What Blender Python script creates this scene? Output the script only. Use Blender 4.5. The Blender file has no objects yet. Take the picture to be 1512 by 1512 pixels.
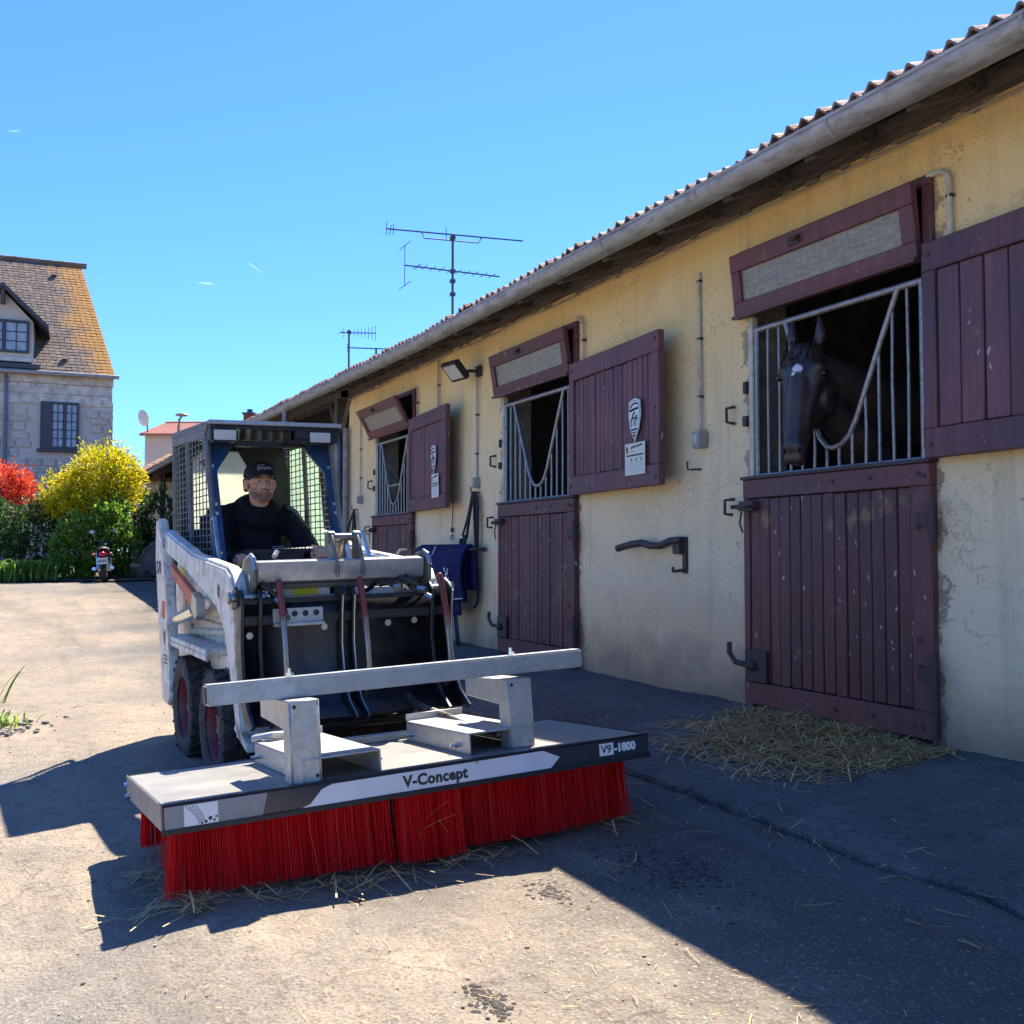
import bpy, bmesh, math, random
from mathutils import Vector, Matrix, noise, Euler
R = math.radians
random.seed(7)
sc = bpy.context.scene
COL = sc.collection
# ------------------------------------------------------------------ camera, sky, sun, exposure
EYE = 1.13
cam_d = bpy.data.cameras.new('camera'); cam = bpy.data.objects.new('camera', cam_d); COL.objects.link(cam)
cam.location = (0, 0, EYE)
cam.rotation_euler = (R(90) + math.atan(60/1484), 0, 0)
cam_d.sensor_width = 36; cam_d.lens = 1484/1512*36
cam_d.clip_start = 0.05; cam_d.clip_end = 3000
sc.camera = cam
SUN = Vector((.20, .74, 1)).normalized()
w = bpy.data.worlds.new('World'); sc.world = w; w.use_nodes = True
nt = w.node_tree; bg = nt.nodes['Background']
sky = nt.nodes.new('ShaderNodeTexSky'); sky.sky_type = 'NISHITA'; sky.sun_disc = False
sky.sun_elevation = math.asin(SUN.z); sky.sun_rotation = math.atan2(SUN.x, SUN.y)
sky.air_density = 1.15; sky.dust_density = 0.1; sky.ozone_density = 3.0
tint = nt.nodes.new('ShaderNodeMix'); tint.data_type = 'RGBA'; tint.blend_type = 'MULTIPLY'; tint.inputs[0].default_value = 1
nt.links.new(sky.outputs[0], tint.inputs[6]); tint.inputs[7].default_value = (.37, .665, 1.20, 1)
nt.links.new(tint.outputs[2], bg.inputs[0]); bg.inputs[1].default_value = 0.084
sl = bpy.data.lights.new('sun', 'SUN'); sl.energy = 5.0; sl.angle = R(0.53); sl.color = (1, .93, .82)
so = bpy.data.objects.new('sun', sl); COL.objects.link(so); so.rotation_euler = SUN.to_track_quat('Z', 'Y').to_euler()
so.location = (3, 5, 20)
vs = sc.view_settings; vs.view_transform = 'Standard'; vs.look = 'None'; vs.gamma = 1; vs.exposure = 1.4; vs.use_curve_mapping = False
sc.cycles.max_bounces = 6

# ------------------------------------------------------------------ frames
ES = Vector((.4390, -.8985)); NN = Vector((.8985, .4390)); WD = 3.78
WROT = math.atan2(ES.y, ES.x)
def wxy(s, y):
    v = NN*(y+WD) + ES*s
    return v.x, v.y
def wsy(x, y):
    p = Vector((x, y)); return p.dot(ES), p.dot(NN)-WD
def lerp(t, pts):
    if t <= pts[0][0]: return pts[0][1]
    for (a, b), (c, d) in zip(pts, pts[1:]):
        if t <= c: return b+(d-b)*(t-a)/(c-a)
    return pts[-1][1]
def gz(s, y):
    n = y+WD
    a = lerp(n, [(0, .02), (.5, .05), (1.75, .06), (2.55, .115), (3.78, .25), (4.5, .3)])
    d = -s
    return a*max(0, min(1, (30-d)/12)) + lerp(d, [(7.5, 0), (9, .03), (11.6, .14), (22, .47), (36, .85), (48, 1.0)])
def gxy(x, y): return gz(*wsy(x, y))

# ------------------------------------------------------------------ materials
MATS = {}
def nd(nt, t, **k):
    n = nt.nodes.new(t)
    for a, b in k.items():
        if a.startswith('i_'):
            n.inputs[a[2:].replace('_', ' ')].default_value = b
        else: setattr(n, a, b)
    return n
def ramp(nt, fac, stops, interp='LINEAR'):
    r = nt.nodes.new('ShaderNodeValToRGB'); r.color_ramp.interpolation = interp
    e = r.color_ramp.elements
    while len(e) < len(stops): e.new(.5)
    for el, (p, c) in zip(e, stops):
        el.position = p; el.color = (c, c, c, 1) if not isinstance(c, tuple) else (*c, 1)
    nt.links.new(fac, r.inputs[0]); return r.outputs[0]
def mix(nt, fac, a, b, mode='MIX'):
    m = nt.nodes.new('ShaderNodeMix'); m.data_type = 'RGBA'; m.blend_type = mode
    for k, v in ((0, fac), (6, a), (7, b)):
        if hasattr(v, 'links'): nt.links.new(v, m.inputs[k])
        elif isinstance(v, tuple): m.inputs[k].default_value = (*v, 1)
        else: m.inputs[k].default_value = v if k == 0 else (v, v, v, 1)
    return m.outputs[2]
def math_(nt, op, a, b=None):
    m = nt.nodes.new('ShaderNodeMath'); m.operation = op
    for sock, v in ((m.inputs[0], a), (m.inputs[1], b)):
        if v is None: continue
        if hasattr(v, 'links'): nt.links.new(v, sock)
        else: sock.default_value = v
    return m.outputs[0]
def noise_(nt, vec, scale, detail=4, rough=.55, dist=0):
    n = nt.nodes.new('ShaderNodeTexNoise'); n.inputs['Scale'].default_value = scale; n.inputs['Detail'].default_value = detail
    n.inputs['Roughness'].default_value = rough; n.inputs['Distortion'].default_value = dist
    if vec is not None: nt.links.new(vec, n.inputs['Vector'])
    return n.outputs[0]
def new_mat(name):
    m = bpy.data.materials.new(name); m.use_nodes = True; MATS[name] = m
    nt = m.node_tree; return m, nt, nt.nodes['Principled BSDF']
def coords(nt, scale=(1, 1, 1), world=False):
    tc = nt.nodes.new('ShaderNodeTexCoord'); mp = nt.nodes.new('ShaderNodeMapping')
    mp.inputs['Scale'].default_value = scale
    if world:
        g = nt.nodes.new('ShaderNodeNewGeometry'); nt.links.new(g.outputs['Position'], mp.inputs[0])
    else: nt.links.new(tc.outputs['Object'], mp.inputs[0])
    return mp.outputs[0]
def bump(nt, b, h, strength=.3, dist=.01):
    n = nt.nodes.new('ShaderNodeBump'); n.inputs['Strength'].default_value = strength; n.inputs['Distance'].default_value = dist
    nt.links.new(h, n.inputs['Height']); nt.links.new(n.outputs[0], b.inputs['Normal'])
def M(name, col, rough=.5, metal=0, var=.25, vs=6, dirt=None, dirt_amt=.3, bmp=.1, bs=60, stretch=(1, 1, 1), spec=.5, rnd=0, island=0, rv=.15, world=False, bd=.004):
    m, nt, b = new_mat(name)
    v = coords(nt, stretch, world)
    n1 = noise_(nt, v, vs, 5, .6)
    c = mix(nt, ramp(nt, n1, [(.3, 0.0), (.7, 1.0)]), tuple(k*(1-var) for k in col), tuple(min(1, k*(1+var)) for k in col))
    if dirt:
        n2 = noise_(nt, v, vs*2.3, 6, .7)
        c = mix(nt, ramp(nt, n2, [(.5-dirt_amt*.25, 0.0), (.78-dirt_amt*.2, 1.0)]), c, dirt)
    if rnd or island:
        if island: g = nt.nodes.new('ShaderNodeNewGeometry'); src = g.outputs['Random Per Island']; k = island
        else: g = nt.nodes.new('ShaderNodeObjectInfo'); src = g.outputs['Random']; k = rnd
        c = mix(nt, 1.0, c, ramp(nt, src, [(0, 1-k), (1, 1.0)]), 'MULTIPLY')
    nt.links.new(c, b.inputs['Base Color'])
    b.inputs['Metallic'].default_value = metal; b.inputs['Specular IOR Level'].default_value = spec
    rr = ramp(nt, n1, [(.25, max(0, rough-rv)), (.75, min(1, rough+rv))]); nt.links.new(rr, b.inputs['Roughness'])
    if bmp: bump(nt, b, noise_(nt, v, bs, 5, .6), bmp, bd)
    return m

# ---- plain materials
M('black_paint', (.008, .009, .012), .42, var=.3, vs=9, dirt=(.035, .033, .03), dirt_amt=.1, bmp=.05)
M('black_plastic', (.014, .014, .015), .5, bmp=.08)
M('rubber', (.022, .021, .02), .8, var=.4, vs=14, dirt=(.09, .08, .065), dirt_amt=.35, bmp=.2)
M('rubber_hose', (.012, .012, .012), .45)
M('white_paint', (.74, .715, .64), .42, var=.10, vs=6, dirt=(.20, .15, .10), dirt_amt=.22, bmp=.06)
M('orange_paint', (.62, .11, .045), .5, var=.2, dirt=(.2, .06, .04), dirt_amt=.3)
M('rim_red', (.28, .02, .03), .5, var=.35, vs=10, dirt=(.07, .05, .045), dirt_amt=.5)
M('blue_paint', (.012, .05, .13), .4, var=.25, vs=6, dirt=(.05, .06, .075), dirt_amt=.25, bmp=.04)
M('cab_grey', (.10, .105, .11), .5, var=.2, dirt=(.2, .19, .17), dirt_amt=.2)
M('mesh_grey', (.16, .17, .17), .5, var=.25)
M('light_lens', (.55, .53, .47), .18, var=.15, bmp=.3, bs=90)
M('lens_glass_red', (.55, .01, .06), .2)
M('chrome', (.75, .75, .74), .16, metal=1, var=.08, rv=.05)
M('steel', (.42, .41, .39), .38, metal=1, var=.25, vs=12, bmp=.05)
M('worn_steel', (.36, .33, .29), .42, metal=.85, var=.35, vs=9, dirt=(.12, .06, .04), dirt_amt=.3, bmp=.1)
M('olive_plate', (.10, .10, .075), .55, var=.15, vs=8, bmp=.03)
M('yellow_sticker', (.75, .52, .02), .5, var=.1)
M('white_sticker', (.78, .78, .76), .45, var=.04, bmp=0)
M('navy_print', (.015, .02, .06), .5, bmp=0)
M('dark_print', (.03, .03, .032), .5, bmp=0)
M('grey_print_reflection', (.27, .27, .265), .4, bmp=0)
M('sweeper_top', (.23, .22, .195), .5, metal=0, var=.1, vs=4, dirt=(.30, .27, .22), dirt_amt=.25, bmp=.03, rv=.1)
M('sweeper_paint', (.035, .04, .047), .16, var=.12, vs=3, bmp=.0, rv=.05, spec=.8)
M('silver_band', (.70, .72, .76), .2, metal=.1, var=.05, bmp=0, rv=.05)
M('cloth_black', (.012, .012, .015), .9, var=.3, vs=12, bmp=.3, bs=25, spec=.2, bd=.01)
M('cloth_grey', (.14, .14, .15), .9, var=.3, vs=12, bmp=.3, bs=30, spec=.2)
M('cap_cloth', (.01, .012, .022), .85, bmp=.2, bs=200)
M('trouser_cloth', (.02, .022, .03), .9, bmp=.3, bs=40, bd=.01)
M('rug_blue', (.008, .012, .07), .8, var=.35, vs=8, bmp=.35, bs=14, bd=.02, spec=.3)
M('piping', (.45, .45, .46), .7)
M('strap_black', (.014, .014, .016), .7)
M('strap_navy', (.012, .018, .06), .7)
M('zinc', (.40, .395, .38), .5, metal=.2, var=.16, vs=5, dirt=(.17, .15, .13), dirt_amt=.3, bmp=.05, stretch=(.6, 2, 2))
M('zinc_pipe', (.27, .27, .28), .5, metal=.3, var=.2, vs=6, dirt=(.16, .12, .10), dirt_amt=.3)
M('old_wood', (.075, .058, .05), .85, var=.4, vs=5, stretch=(.35, 4, 4), bmp=.5, bs=20, dirt=(.18, .15, .12), dirt_amt=.3, bd=.01, world=False)
M('post_wood', (.10, .085, .07), .85, var=.4, vs=5, stretch=(4, 4, .35), bmp=.5, bs=20, bd=.01)
M('dark_interior', (.20, .18, .17), .95, var=.3, bmp=.2)
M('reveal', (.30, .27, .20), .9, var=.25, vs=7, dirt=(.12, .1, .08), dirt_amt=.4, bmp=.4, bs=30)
M('grille_metal', (.36, .355, .34), .42, metal=.55, var=.2, vs=20, dirt=(.2, .16, .12), dirt_amt=.3)
M('iron', (.035, .03, .032), .6, var=.4, vs=20, dirt=(.09, .045, .03), dirt_amt=.35, bmp=.2)
M('pvc_white', (.55, .52, .44), .5, var=.12, dirt=(.3, .25, .18), dirt_amt=.35)
M('box_grey', (.30, .29, .26), .55, var=.12)
M('dirty_pane', (.33, .29, .21), .35, var=.3, vs=9, dirt=(.2, .17, .12), dirt_amt=.45, stretch=(1, 1, 3), bmp=.1)
M('paper', (.72, .70, .60), .7, var=.05, bmp=0)
M('shield_white', (.72, .72, .70), .35, var=.05, bmp=0)
M('tile_clay', (.32, .17, .12), .85, var=.35, vs=9, rnd=.35, dirt=(.16, .13, .11), dirt_amt=.45, bmp=.4, bs=50)
M('tile_clay_mass', (.32, .17, .12), .85, var=.35, vs=9, island=.35, dirt=(.16, .13, .11), dirt_amt=.45, bmp=.4, bs=50)
M('antenna_metal', (.10, .10, .11), .5, metal=.4)
M('stone', (.66, .60, .50), .9, var=.16, vs=3, rnd=.22, dirt=(.40, .36, .29), dirt_amt=.3, bmp=.4, bs=10, bd=.03)
M('mortar', (.60, .55, .46), .95, var=.12, vs=2)
M('cornice_stone', (.68, .63, .53), .85, var=.12, vs=2, dirt=(.3, .27, .22), dirt_amt=.3, bmp=.2)
M('dark_frame', (.05, .055, .065), .5, var=.2)
M('cream_wall', (.60, .55, .45), .9, var=.06, vs=1.5)
M('pink_wall', (.62, .52, .44), .9, var=.06, vs=1)
M('pink_tile', (.50, .20, .14), .85, var=.12, vs=3, island=.2)
M('lug_metal', (.13, .12, .11), .45, metal=.5, var=.35, vs=14, dirt=(.3, .28, .25), dirt_amt=.25)
M('brick_red', (.25, .09, .07), .85, rnd=.4, var=.2)
M('lowroof_tile', (.30, .13, .085), .85, var=.3, vs=2, island=.45, dirt=(.3, .24, .08), dirt_amt=.2)
M('pipe_blue', (.12, .16, .24), .5)
M('dish_white', (.55, .55, .55), .5)
M('bark', (.07, .05, .035), .9, bmp=.5, bs=20)
M('soil', (.05, .04, .03), .95, var=.3, bmp=.5, bs=20)
M('bin_plastic', (.015, .018, .035), .4)
M('moto_black', (.012, .012, .013), .3)
M('moto_metal', (.6, .6, .58), .25, metal=1)
M('cable', (.36, .31, .24), .7)
M('horse_star', (.75, .74, .72), .8)
M('eye_white', (.6, .58, .55), .2, bmp=0)
M('eye_dark', (.01, .008, .007), .1, bmp=0)
M("straw", (.80, .53, .20), .7, island=.5, var=.15, bmp=0)
M('straw_dark', (.20, .16, .075), .8, island=.6, var=.2, bmp=0)
M('seat_vinyl', (.015, .015, .016), .5)
M('galv_pipe', (.42, .40, .35), .5, metal=.3, var=.15)
M('yellow_white', (.60, .55, .43), .5, var=.1, dirt=(.35, .3, .22), dirt_amt=.3)

M('stucco_edge', (.22, .17, .11), .95, bmp=.5)
M('pebble', (.35, .31, .25), .9, rnd=.5, island=.6)

SCUFFS = ((-4.42, 1.32, .09), (-4.36, 1.29, .05), (-3.92, 1.27, .07), (-3.78, 1.29, .08), (-3.66, 1.32, .09), (-3.56, 1.35, .09))
def tongue(name, col, paint_wear=.36, specks=True):
    """weathered maroon door paint: grain down z, chipped bare wood, white bird droppings"""
    m, nt, b = new_mat(name)
    v = coords(nt, (1, 1, 1), True); vz = coords(nt, (9, 9, .7), True)
    n1 = noise_(nt, vz, 4, 5, .6)
    c = mix(nt, ramp(nt, n1, [(.3, 0.0), (.7, 1.0)]), tuple(k*.72 for k in col), tuple(k*1.3 for k in col))
    n2 = noise_(nt, v, 1.7, 3, .5)
    c = mix(nt, ramp(nt, n2, [(.35, 0.0), (.7, 1.0)]), c, mix(nt, .5, c, (.06, .045, .05)))
    inf = nt.nodes.new('ShaderNodeObjectInfo')
    c = mix(nt, 1.0, c, ramp(nt, inf.outputs['Random'], [(0, .78), (1, 1.1)]), 'MULTIPLY')
    n3 = noise_(nt, v, 3.2, 9, .74)
    c = mix(nt, ramp(nt, n3, [(.71-paint_wear*.35, 0.0), (.77-paint_wear*.35, .75)]), c, mix(nt, n1, (.30, .19, .10), (.12, .085, .06)))
    # paint chafed to bare wood where the horses rub, top of the nearest half door
    pos = nt.nodes.new('ShaderNodeNewGeometry').outputs['Position']; nsc = noise_(nt, coords(nt, (1, 1, .5), True), 24, 6, .75)
    for (s_, z_, rr) in SCUFFS:
        x_, y_ = (NN.x*WD+ES.x*s_, NN.y*WD+ES.y*s_); dn = nt.nodes.new('ShaderNodeVectorMath'); dn.operation = 'DISTANCE'; nt.links.new(pos, dn.inputs[0]); dn.inputs[1].default_value = (x_, y_, z_)
        f_ = math_(nt, 'SUBTRACT', math_(nt, 'ADD', math_(nt, 'DIVIDE', dn.outputs['Value'], rr), math_(nt, 'ADD', math_(nt, 'MULTIPLY', nsc, 2.6), math_(nt, 'MULTIPLY', n1, .8))), 1.45)
        c = mix(nt, ramp(nt, f_, [(.55, .75), (1.15, 0.0)]), c, mix(nt, n1, (.38, .20, .08), (.24, .16, .09)))
    if specks:
        vo = nt.nodes.new('ShaderNodeTexVoronoi'); vo.inputs['Scale'].default_value = 11; vo.inputs['Randomness'].default_value = 1
        vv = coords(nt, (1.6, 1.6, .62), True)
        ad = nt.nodes.new('ShaderNodeVectorMath'); ad.operation = 'ADD'
        nn = nt.nodes.new('ShaderNodeTexNoise'); nn.inputs['Scale'].default_value = 9; nt.links.new(v, nn.inputs['Vector'])
        sca = nt.nodes.new('ShaderNodeVectorMath'); sca.operation = 'SCALE'; sca.inputs['Scale'].default_value = .16
        nt.links.new(nn.outputs['Color'], sca.inputs[0]); nt.links.new(vv, ad.inputs[0]); nt.links.new(sca.outputs[0], ad.inputs[1])
        nt.links.new(ad.outputs[0], vo.inputs['Vector'])
        sp = ramp(nt, vo.outputs['Distance'], [(.07, .85), (.13, 0.0)])
        c = mix(nt, math_(nt, 'MULTIPLY', sp, ramp(nt, noise_(nt, v, 2.6, 3), [(.44, 0.0), (.54, 1.0)])), c, (.50, .45, .43))
    nt.links.new(c, b.inputs['Base Color'])
    b.inputs['Roughness'].default_value = .55
    bump(nt, b, n1, .25, .004)
    return m
tongue('maroon', (.135, .038, .036))
tongue('maroon_frame', (.15, .046, .042), .3)
tongue('maroon_shutter', (.175, .062, .064), .24)

def galv(name, col=(.46, .465, .46)):
    m, nt, b = new_mat(name)
    v = coords(nt)
    vo = nt.nodes.new('ShaderNodeTexVoronoi'); vo.inputs['Scale'].default_value = 55; nt.links.new(v, vo.inputs['Vector'])
    n1 = noise_(nt, v, 7, 5, .6)
    c = mix(nt, ramp(nt, vo.outputs['Color'], [(0, 0.0), (1, 1.0)]), tuple(k*.82 for k in col), tuple(k*1.1 for k in col))
    c = mix(nt, ramp(nt, n1, [(.35, 0.0), (.75, .6)]), c, tuple(k*.66 for k in col))
    nt.links.new(c, b.inputs['Base Color']); b.inputs['Metallic'].default_value = .5
    nt.links.new(ramp(nt, n1, [(.3, .34), (.7, .55)]), b.inputs['Roughness'])
    bump(nt, b, n1, .05, .003)
galv('galvanised'); galv('galvanised_pale', (.54, .525, .475))

def mat_plaster():
    m, nt, b = new_mat('plaster')
    v = coords(nt)
    sep = nt.nodes.new('ShaderNodeSeparateXYZ'); nt.links.new(v, sep.inputs[0])
    nz = noise_(nt, v, .9, 4, .6)
    h = math_(nt, 'ADD', sep.outputs[2], math_(nt, 'MULTIPLY', math_(nt, 'SUBTRACT', nz, .5), 1.3))
    hn = math_(nt, 'DIVIDE', h, 3.2)
    c = ramp(nt, hn, [(.10, (.70, .51, .30)), (.30, (.86, .68, .43)), (.52, (.88, .69, .41)), (.72, (.87, .64, .31)), (1.0, (.88, .62, .26))])
    n2 = noise_(nt, v, 3.1, 6, .68)
    c = mix(nt, ramp(nt, n2, [(.5, 0.0), (.78, .42)]), c, (.47, .39, .26))
    n3 = noise_(nt, v, 1.4, 5, .6, .6)
    c = mix(nt, ramp(nt, n3, [(.55, 0.0), (.8, .4)]), c, (.86, .74, .48))
    # small dark pits and scuffs
    n4 = noise_(nt, coords(nt, (1, 1, 1.6)), 16, 6, .75)
    c = mix(nt, ramp(nt, n4, [(.625, 0.0), (.68, .85)]), c, (.15, .11, .07))
    n6 = noise_(nt, coords(nt, (1, 1, 2.2)), 42, 3, .6)
    msk = ramp(nt, noise_(nt, v, 1.1, 2), [(.45, 0.0), (.62, 1.0)])
    c = mix(nt, math_(nt, 'MULTIPLY', ramp(nt, n6, [(.62, 0.0), (.67, .75)]), msk), c, (.17, .13, .09))
    # render broken away along the door jambs, hairline cracks, drip stains
    ed = None
    for xe in (-4.60, -3.28, -7.92, -6.58, -11.42, -10.08):
        d_ = math_(nt, 'ABSOLUTE', math_(nt, 'SUBTRACT', sep.outputs[0], xe)); ed = d_ if ed is None else math_(nt, 'MINIMUM', ed, d_)
    n8 = noise_(nt, v, 7, 6, .7)
    chip = ramp(nt, math_(nt, 'SUBTRACT', n8, math_(nt, 'MULTIPLY', ed, 2.1)), [(.45, 0.0), (.50, .85)])
    lowm = ramp(nt, math_(nt, 'DIVIDE', sep.outputs[2], 3.2), [(.86, 1.0), (.93, 0.0)])
    chip = math_(nt, 'MULTIPLY', chip, lowm)
    c = mix(nt, chip, c, mix(nt, n4, (.24, .18, .12), (.36, .28, .19)))
    cv = nt.nodes.new('ShaderNodeTexVoronoi'); cv.feature = 'DISTANCE_TO_EDGE'; cv.inputs['Scale'].default_value = .8
    av = nt.nodes.new('ShaderNodeVectorMath'); av.operation = 'ADD'; nv = nt.nodes.new('ShaderNodeTexNoise'); nv.inputs['Scale'].default_value = 2.2; nv.inputs['Detail'].default_value = 8; nv.inputs['Roughness'].default_value = .65
    nt.links.new(v, nv.inputs['Vector']); nt.links.new(v, av.inputs[0]); nt.links.new(nv.outputs['Color'], av.inputs[1]); nt.links.new(av.outputs[0], cv.inputs['Vector'])
    crk = math_(nt, 'MULTIPLY', ramp(nt, cv.outputs['Distance'], [(.0015, .6), (.005, 0.0)]), ramp(nt, n3, [(.42, 1.0), (.55, 0.0)]))
    c = mix(nt, crk, c, (.22, .17, .12))
    n9 = noise_(nt, coords(nt, (3.2, 1, .16)), 2.4, 6, .65)
    c = mix(nt, ramp(nt, n9, [(.52, 0.0), (.75, .45)]), c, (.42, .34, .22))
    # splash dirt at the foot
    foot = ramp(nt, math_(nt, 'DIVIDE', math_(nt, 'ADD', sep.outputs[2], math_(nt, 'MULTIPLY', n2, -.5)), 1.2), [(.0, .75), (.32, 0.0)])
    c = mix(nt, foot, c, (.20, .165, .13))
    # grime under the eaves
    top = ramp(nt, math_(nt, 'ADD', sep.outputs[2], math_(nt, 'MULTIPLY', n3, .25)), [(0, 0.0), (1, 0.0)])
    nt.links.new(c, b.inputs['Base Color']); b.inputs['Roughness'].default_value = .92; b.inputs['Specular IOR Level'].default_value = .2
    chipb = chip
    hb = math_(nt, 'ADD', noise_(nt, v, 55, 6, .65), math_(nt, 'MULTIPLY', noise_(nt, v, 9, 5, .6), 1.2))
    hb = math_(nt, 'SUBTRACT', hb, math_(nt, 'MULTIPLY', chipb, .8))
    bump(nt, b, hb, .6, .012)
mat_plaster()

def mat_ground(name, cols, grey, dark, speck=.5, band=False):
    m, nt, b = new_mat(name)
    v = coords(nt)
    n1 = noise_(nt, v, .45, 5, .6); n2 = noise_(nt, v, 2.2, 6, .65); n3 = noise_(nt, v, 14, 6, .7); n4 = noise_(nt, v, 90, 3, .6)
    c = mix(nt, ramp(nt, n2, [(.35, 0.0), (.68, 1.0)]), cols[0], cols[1])
    if band:      # building shade painted in: asphalt colour darkens towards the apron, tan silt elsewhere
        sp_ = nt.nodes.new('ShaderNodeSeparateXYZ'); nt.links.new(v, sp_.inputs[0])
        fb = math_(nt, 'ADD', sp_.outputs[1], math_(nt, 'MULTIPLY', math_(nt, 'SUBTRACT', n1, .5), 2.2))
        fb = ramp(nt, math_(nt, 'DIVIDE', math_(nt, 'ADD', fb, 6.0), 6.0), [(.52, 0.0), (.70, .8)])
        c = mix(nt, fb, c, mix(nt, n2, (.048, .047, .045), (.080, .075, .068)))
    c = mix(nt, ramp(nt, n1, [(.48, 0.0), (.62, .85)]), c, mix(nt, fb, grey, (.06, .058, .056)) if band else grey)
    c = mix(nt, ramp(nt, n3, [(.36, .6), (.48, 0.0)]), c, tuple(k*.6 for k in cols[0]))
    c = mix(nt, ramp(nt, n4, [(.34, .55), (.5, 0.0)]), c, tuple(k*.45 for k in grey))
    c = mix(nt, ramp(nt, n4, [(.58, 0.0), (.68, .7)]), c, tuple(min(1, k*1.8) for k in grey))
    if band:      # smooth concrete strip between the two joints
        st = math_(nt, 'MULTIPLY', ramp(nt, math_(nt, 'ADD', math_(nt, 'ADD', sp_.outputs[1], 1.95), math_(nt, 'MULTIPLY', n3, .03)), [(.505, 0.0), (.53, 1.0)]), .75)
        c = mix(nt, st, c, mix(nt, n3, (.085, .085, .082), (.15, .145, .135)))
    # pale straw crumbs
    vo = nt.nodes.new('ShaderNodeTexVoronoi'); vo.inputs['Scale'].default_value = 26
    vv = coords(nt, (1, 2.4, 1)); nt.links.new(vv, vo.inputs['Vector'])
    msk = ramp(nt, noise_(nt, v, 1.3, 4, .6), [(.38, 0.0), (.62, 1.0)])
    c = mix(nt, math_(nt, 'MULTIPLY', ramp(nt, vo.outputs['Distance'], [(.10, speck), (.17, 0.0)]), msk), c, (.62, .52, .34))
    vo2 = nt.nodes.new('ShaderNodeTexVoronoi'); vo2.inputs['Scale'].default_value = 60; nt.links.new(coords(nt, (2.2, 1, 1)), vo2.inputs['Vector'])
    c = mix(nt, math_(nt, 'MULTIPLY', ramp(nt, vo2.outputs['Distance'], [(.12, speck*.9), (.2, 0.0)]), ramp(nt, n2, [(.45, 0.0), (.6, 1.0)])), c, (.55, .49, .38))
    # dark damp stains and cracks
    n5 = noise_(nt, v, .8, 6, .7, .8)
    c = mix(nt, ramp(nt, n5, [(.60, 0.0), (.72, .7)]), c, mix(nt, .6, c, dark))
    cr = nt.nodes.new('ShaderNodeTexVoronoi'); cr.feature = 'DISTANCE_TO_EDGE'; cr.inputs['Scale'].default_value = .55
    ad = nt.nodes.new('ShaderNodeVectorMath'); ad.operation = 'ADD'
    nz = nt.nodes.new('ShaderNodeTexNoise'); nz.inputs['Scale'].default_value = 1.6; nz.inputs['Detail'].default_value = 6; nt.links.new(v, nz.inputs['Vector'])
    nt.links.new(v, ad.inputs[0]); nt.links.new(nz.outputs['Color'], ad.inputs[1]); nt.links.new(ad.outputs[0], cr.inputs['Vector'])
    ck = math_(nt, 'MULTIPLY', ramp(nt, cr.outputs['Distance'], [(.0012, .9), (.0045, 0.0)]), ramp(nt, n1, [(.45, 1.0), (.55, 0.0)]))
    c = mix(nt, math_(nt, 'MULTIPLY', ck, .55), c, (.05, .043, .036))
    tr = noise_(nt, coords(nt, (.13, 1.5, 1)), 1.3, 6, .62)
    c = mix(nt, ramp(nt, tr, [(.50, 0.0), (.66, .38)]), c, (.115, .10, .083))
    tr2 = noise_(nt, coords(nt, (.5, 1.1, 1)), 3.1, 7, .7)
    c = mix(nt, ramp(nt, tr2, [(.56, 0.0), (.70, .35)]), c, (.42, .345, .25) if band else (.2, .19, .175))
    nt.links.new(c, b.inputs['Base Color']); b.inputs['Roughness'].default_value = .92; b.inputs['Specular IOR Level'].default_value = .15
    h = math_(nt, 'ADD', math_(nt, 'MULTIPLY', n3, 1.0), math_(nt, 'MULTIPLY', n4, .5))
    bump(nt, b, h, .8, .018)
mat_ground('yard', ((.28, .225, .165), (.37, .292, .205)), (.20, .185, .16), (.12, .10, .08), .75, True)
mat_ground('apron_concrete', ((.11, .106, .10), (.19, .178, .162)), (.105, .104, .10), (.05, .047, .043), .35)

def mat_bristle():
    m, nt, b = new_mat('bristle')
    g = nt.nodes.new('ShaderNodeNewGeometry')
    c = ramp(nt, g.outputs['Random Per Island'], [(0, (.70, .007, .010)), (.5, (.88, .012, .016)), (.95, (.92, .02, .022)), (1, (.9, .16, .12))])
    nt.links.new(c, b.inputs['Base Color']); b.inputs['Roughness'].default_value = .55; b.inputs['Specular IOR Level'].default_value = .2
    t = nt.nodes.new('ShaderNodeBsdfTranslucent'); nt.links.new(c, t.inputs[0])
    mx = nt.nodes.new('ShaderNodeMixShader'); mx.inputs[0].default_value = .45
    nt.links.new(b.outputs[0], mx.inputs[1]); nt.links.new(t.outputs[0], mx.inputs[2]); nt.links.new(mx.outputs[0], nt.nodes['Material Output'].inputs[0])
mat_bristle()
def mat_leaf(name, stops, trans=.35):
    m, nt, b = new_mat(name)
    g = nt.nodes.new('ShaderNodeNewGeometry')
    c = ramp(nt, g.outputs['Random Per Island'], stops)
    nt.links.new(c, b.inputs['Base Color']); b.inputs['Roughness'].default_value = .5
    t = nt.nodes.new('ShaderNodeBsdfTranslucent'); nt.links.new(c, t.inputs[0])
    mx = nt.nodes.new('ShaderNodeMixShader'); mx.inputs[0].default_value = trans
    nt.links.new(b.outputs[0], mx.inputs[1]); nt.links.new(t.outputs[0], mx.inputs[2])
    nt.links.new(mx.outputs[0], nt.nodes['Material Output'].inputs[0])
mat_leaf('leaf_yellow', [(0, (.12, .20, .012)), (.2, (.38, .38, .01)), (.5, (.70, .58, .01)), (1, (.85, .70, .02))], .5)
mat_leaf('leaf_red', [(0, (.42, .03, .02)), (.6, (.75, .07, .03)), (1, (.8, .25, .08))], .5)
mat_leaf('leaf_green', [(0, (.04, .11, .015)), (.5, (.14, .28, .03)), (1, (.38, .50, .06))], .5)
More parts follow.
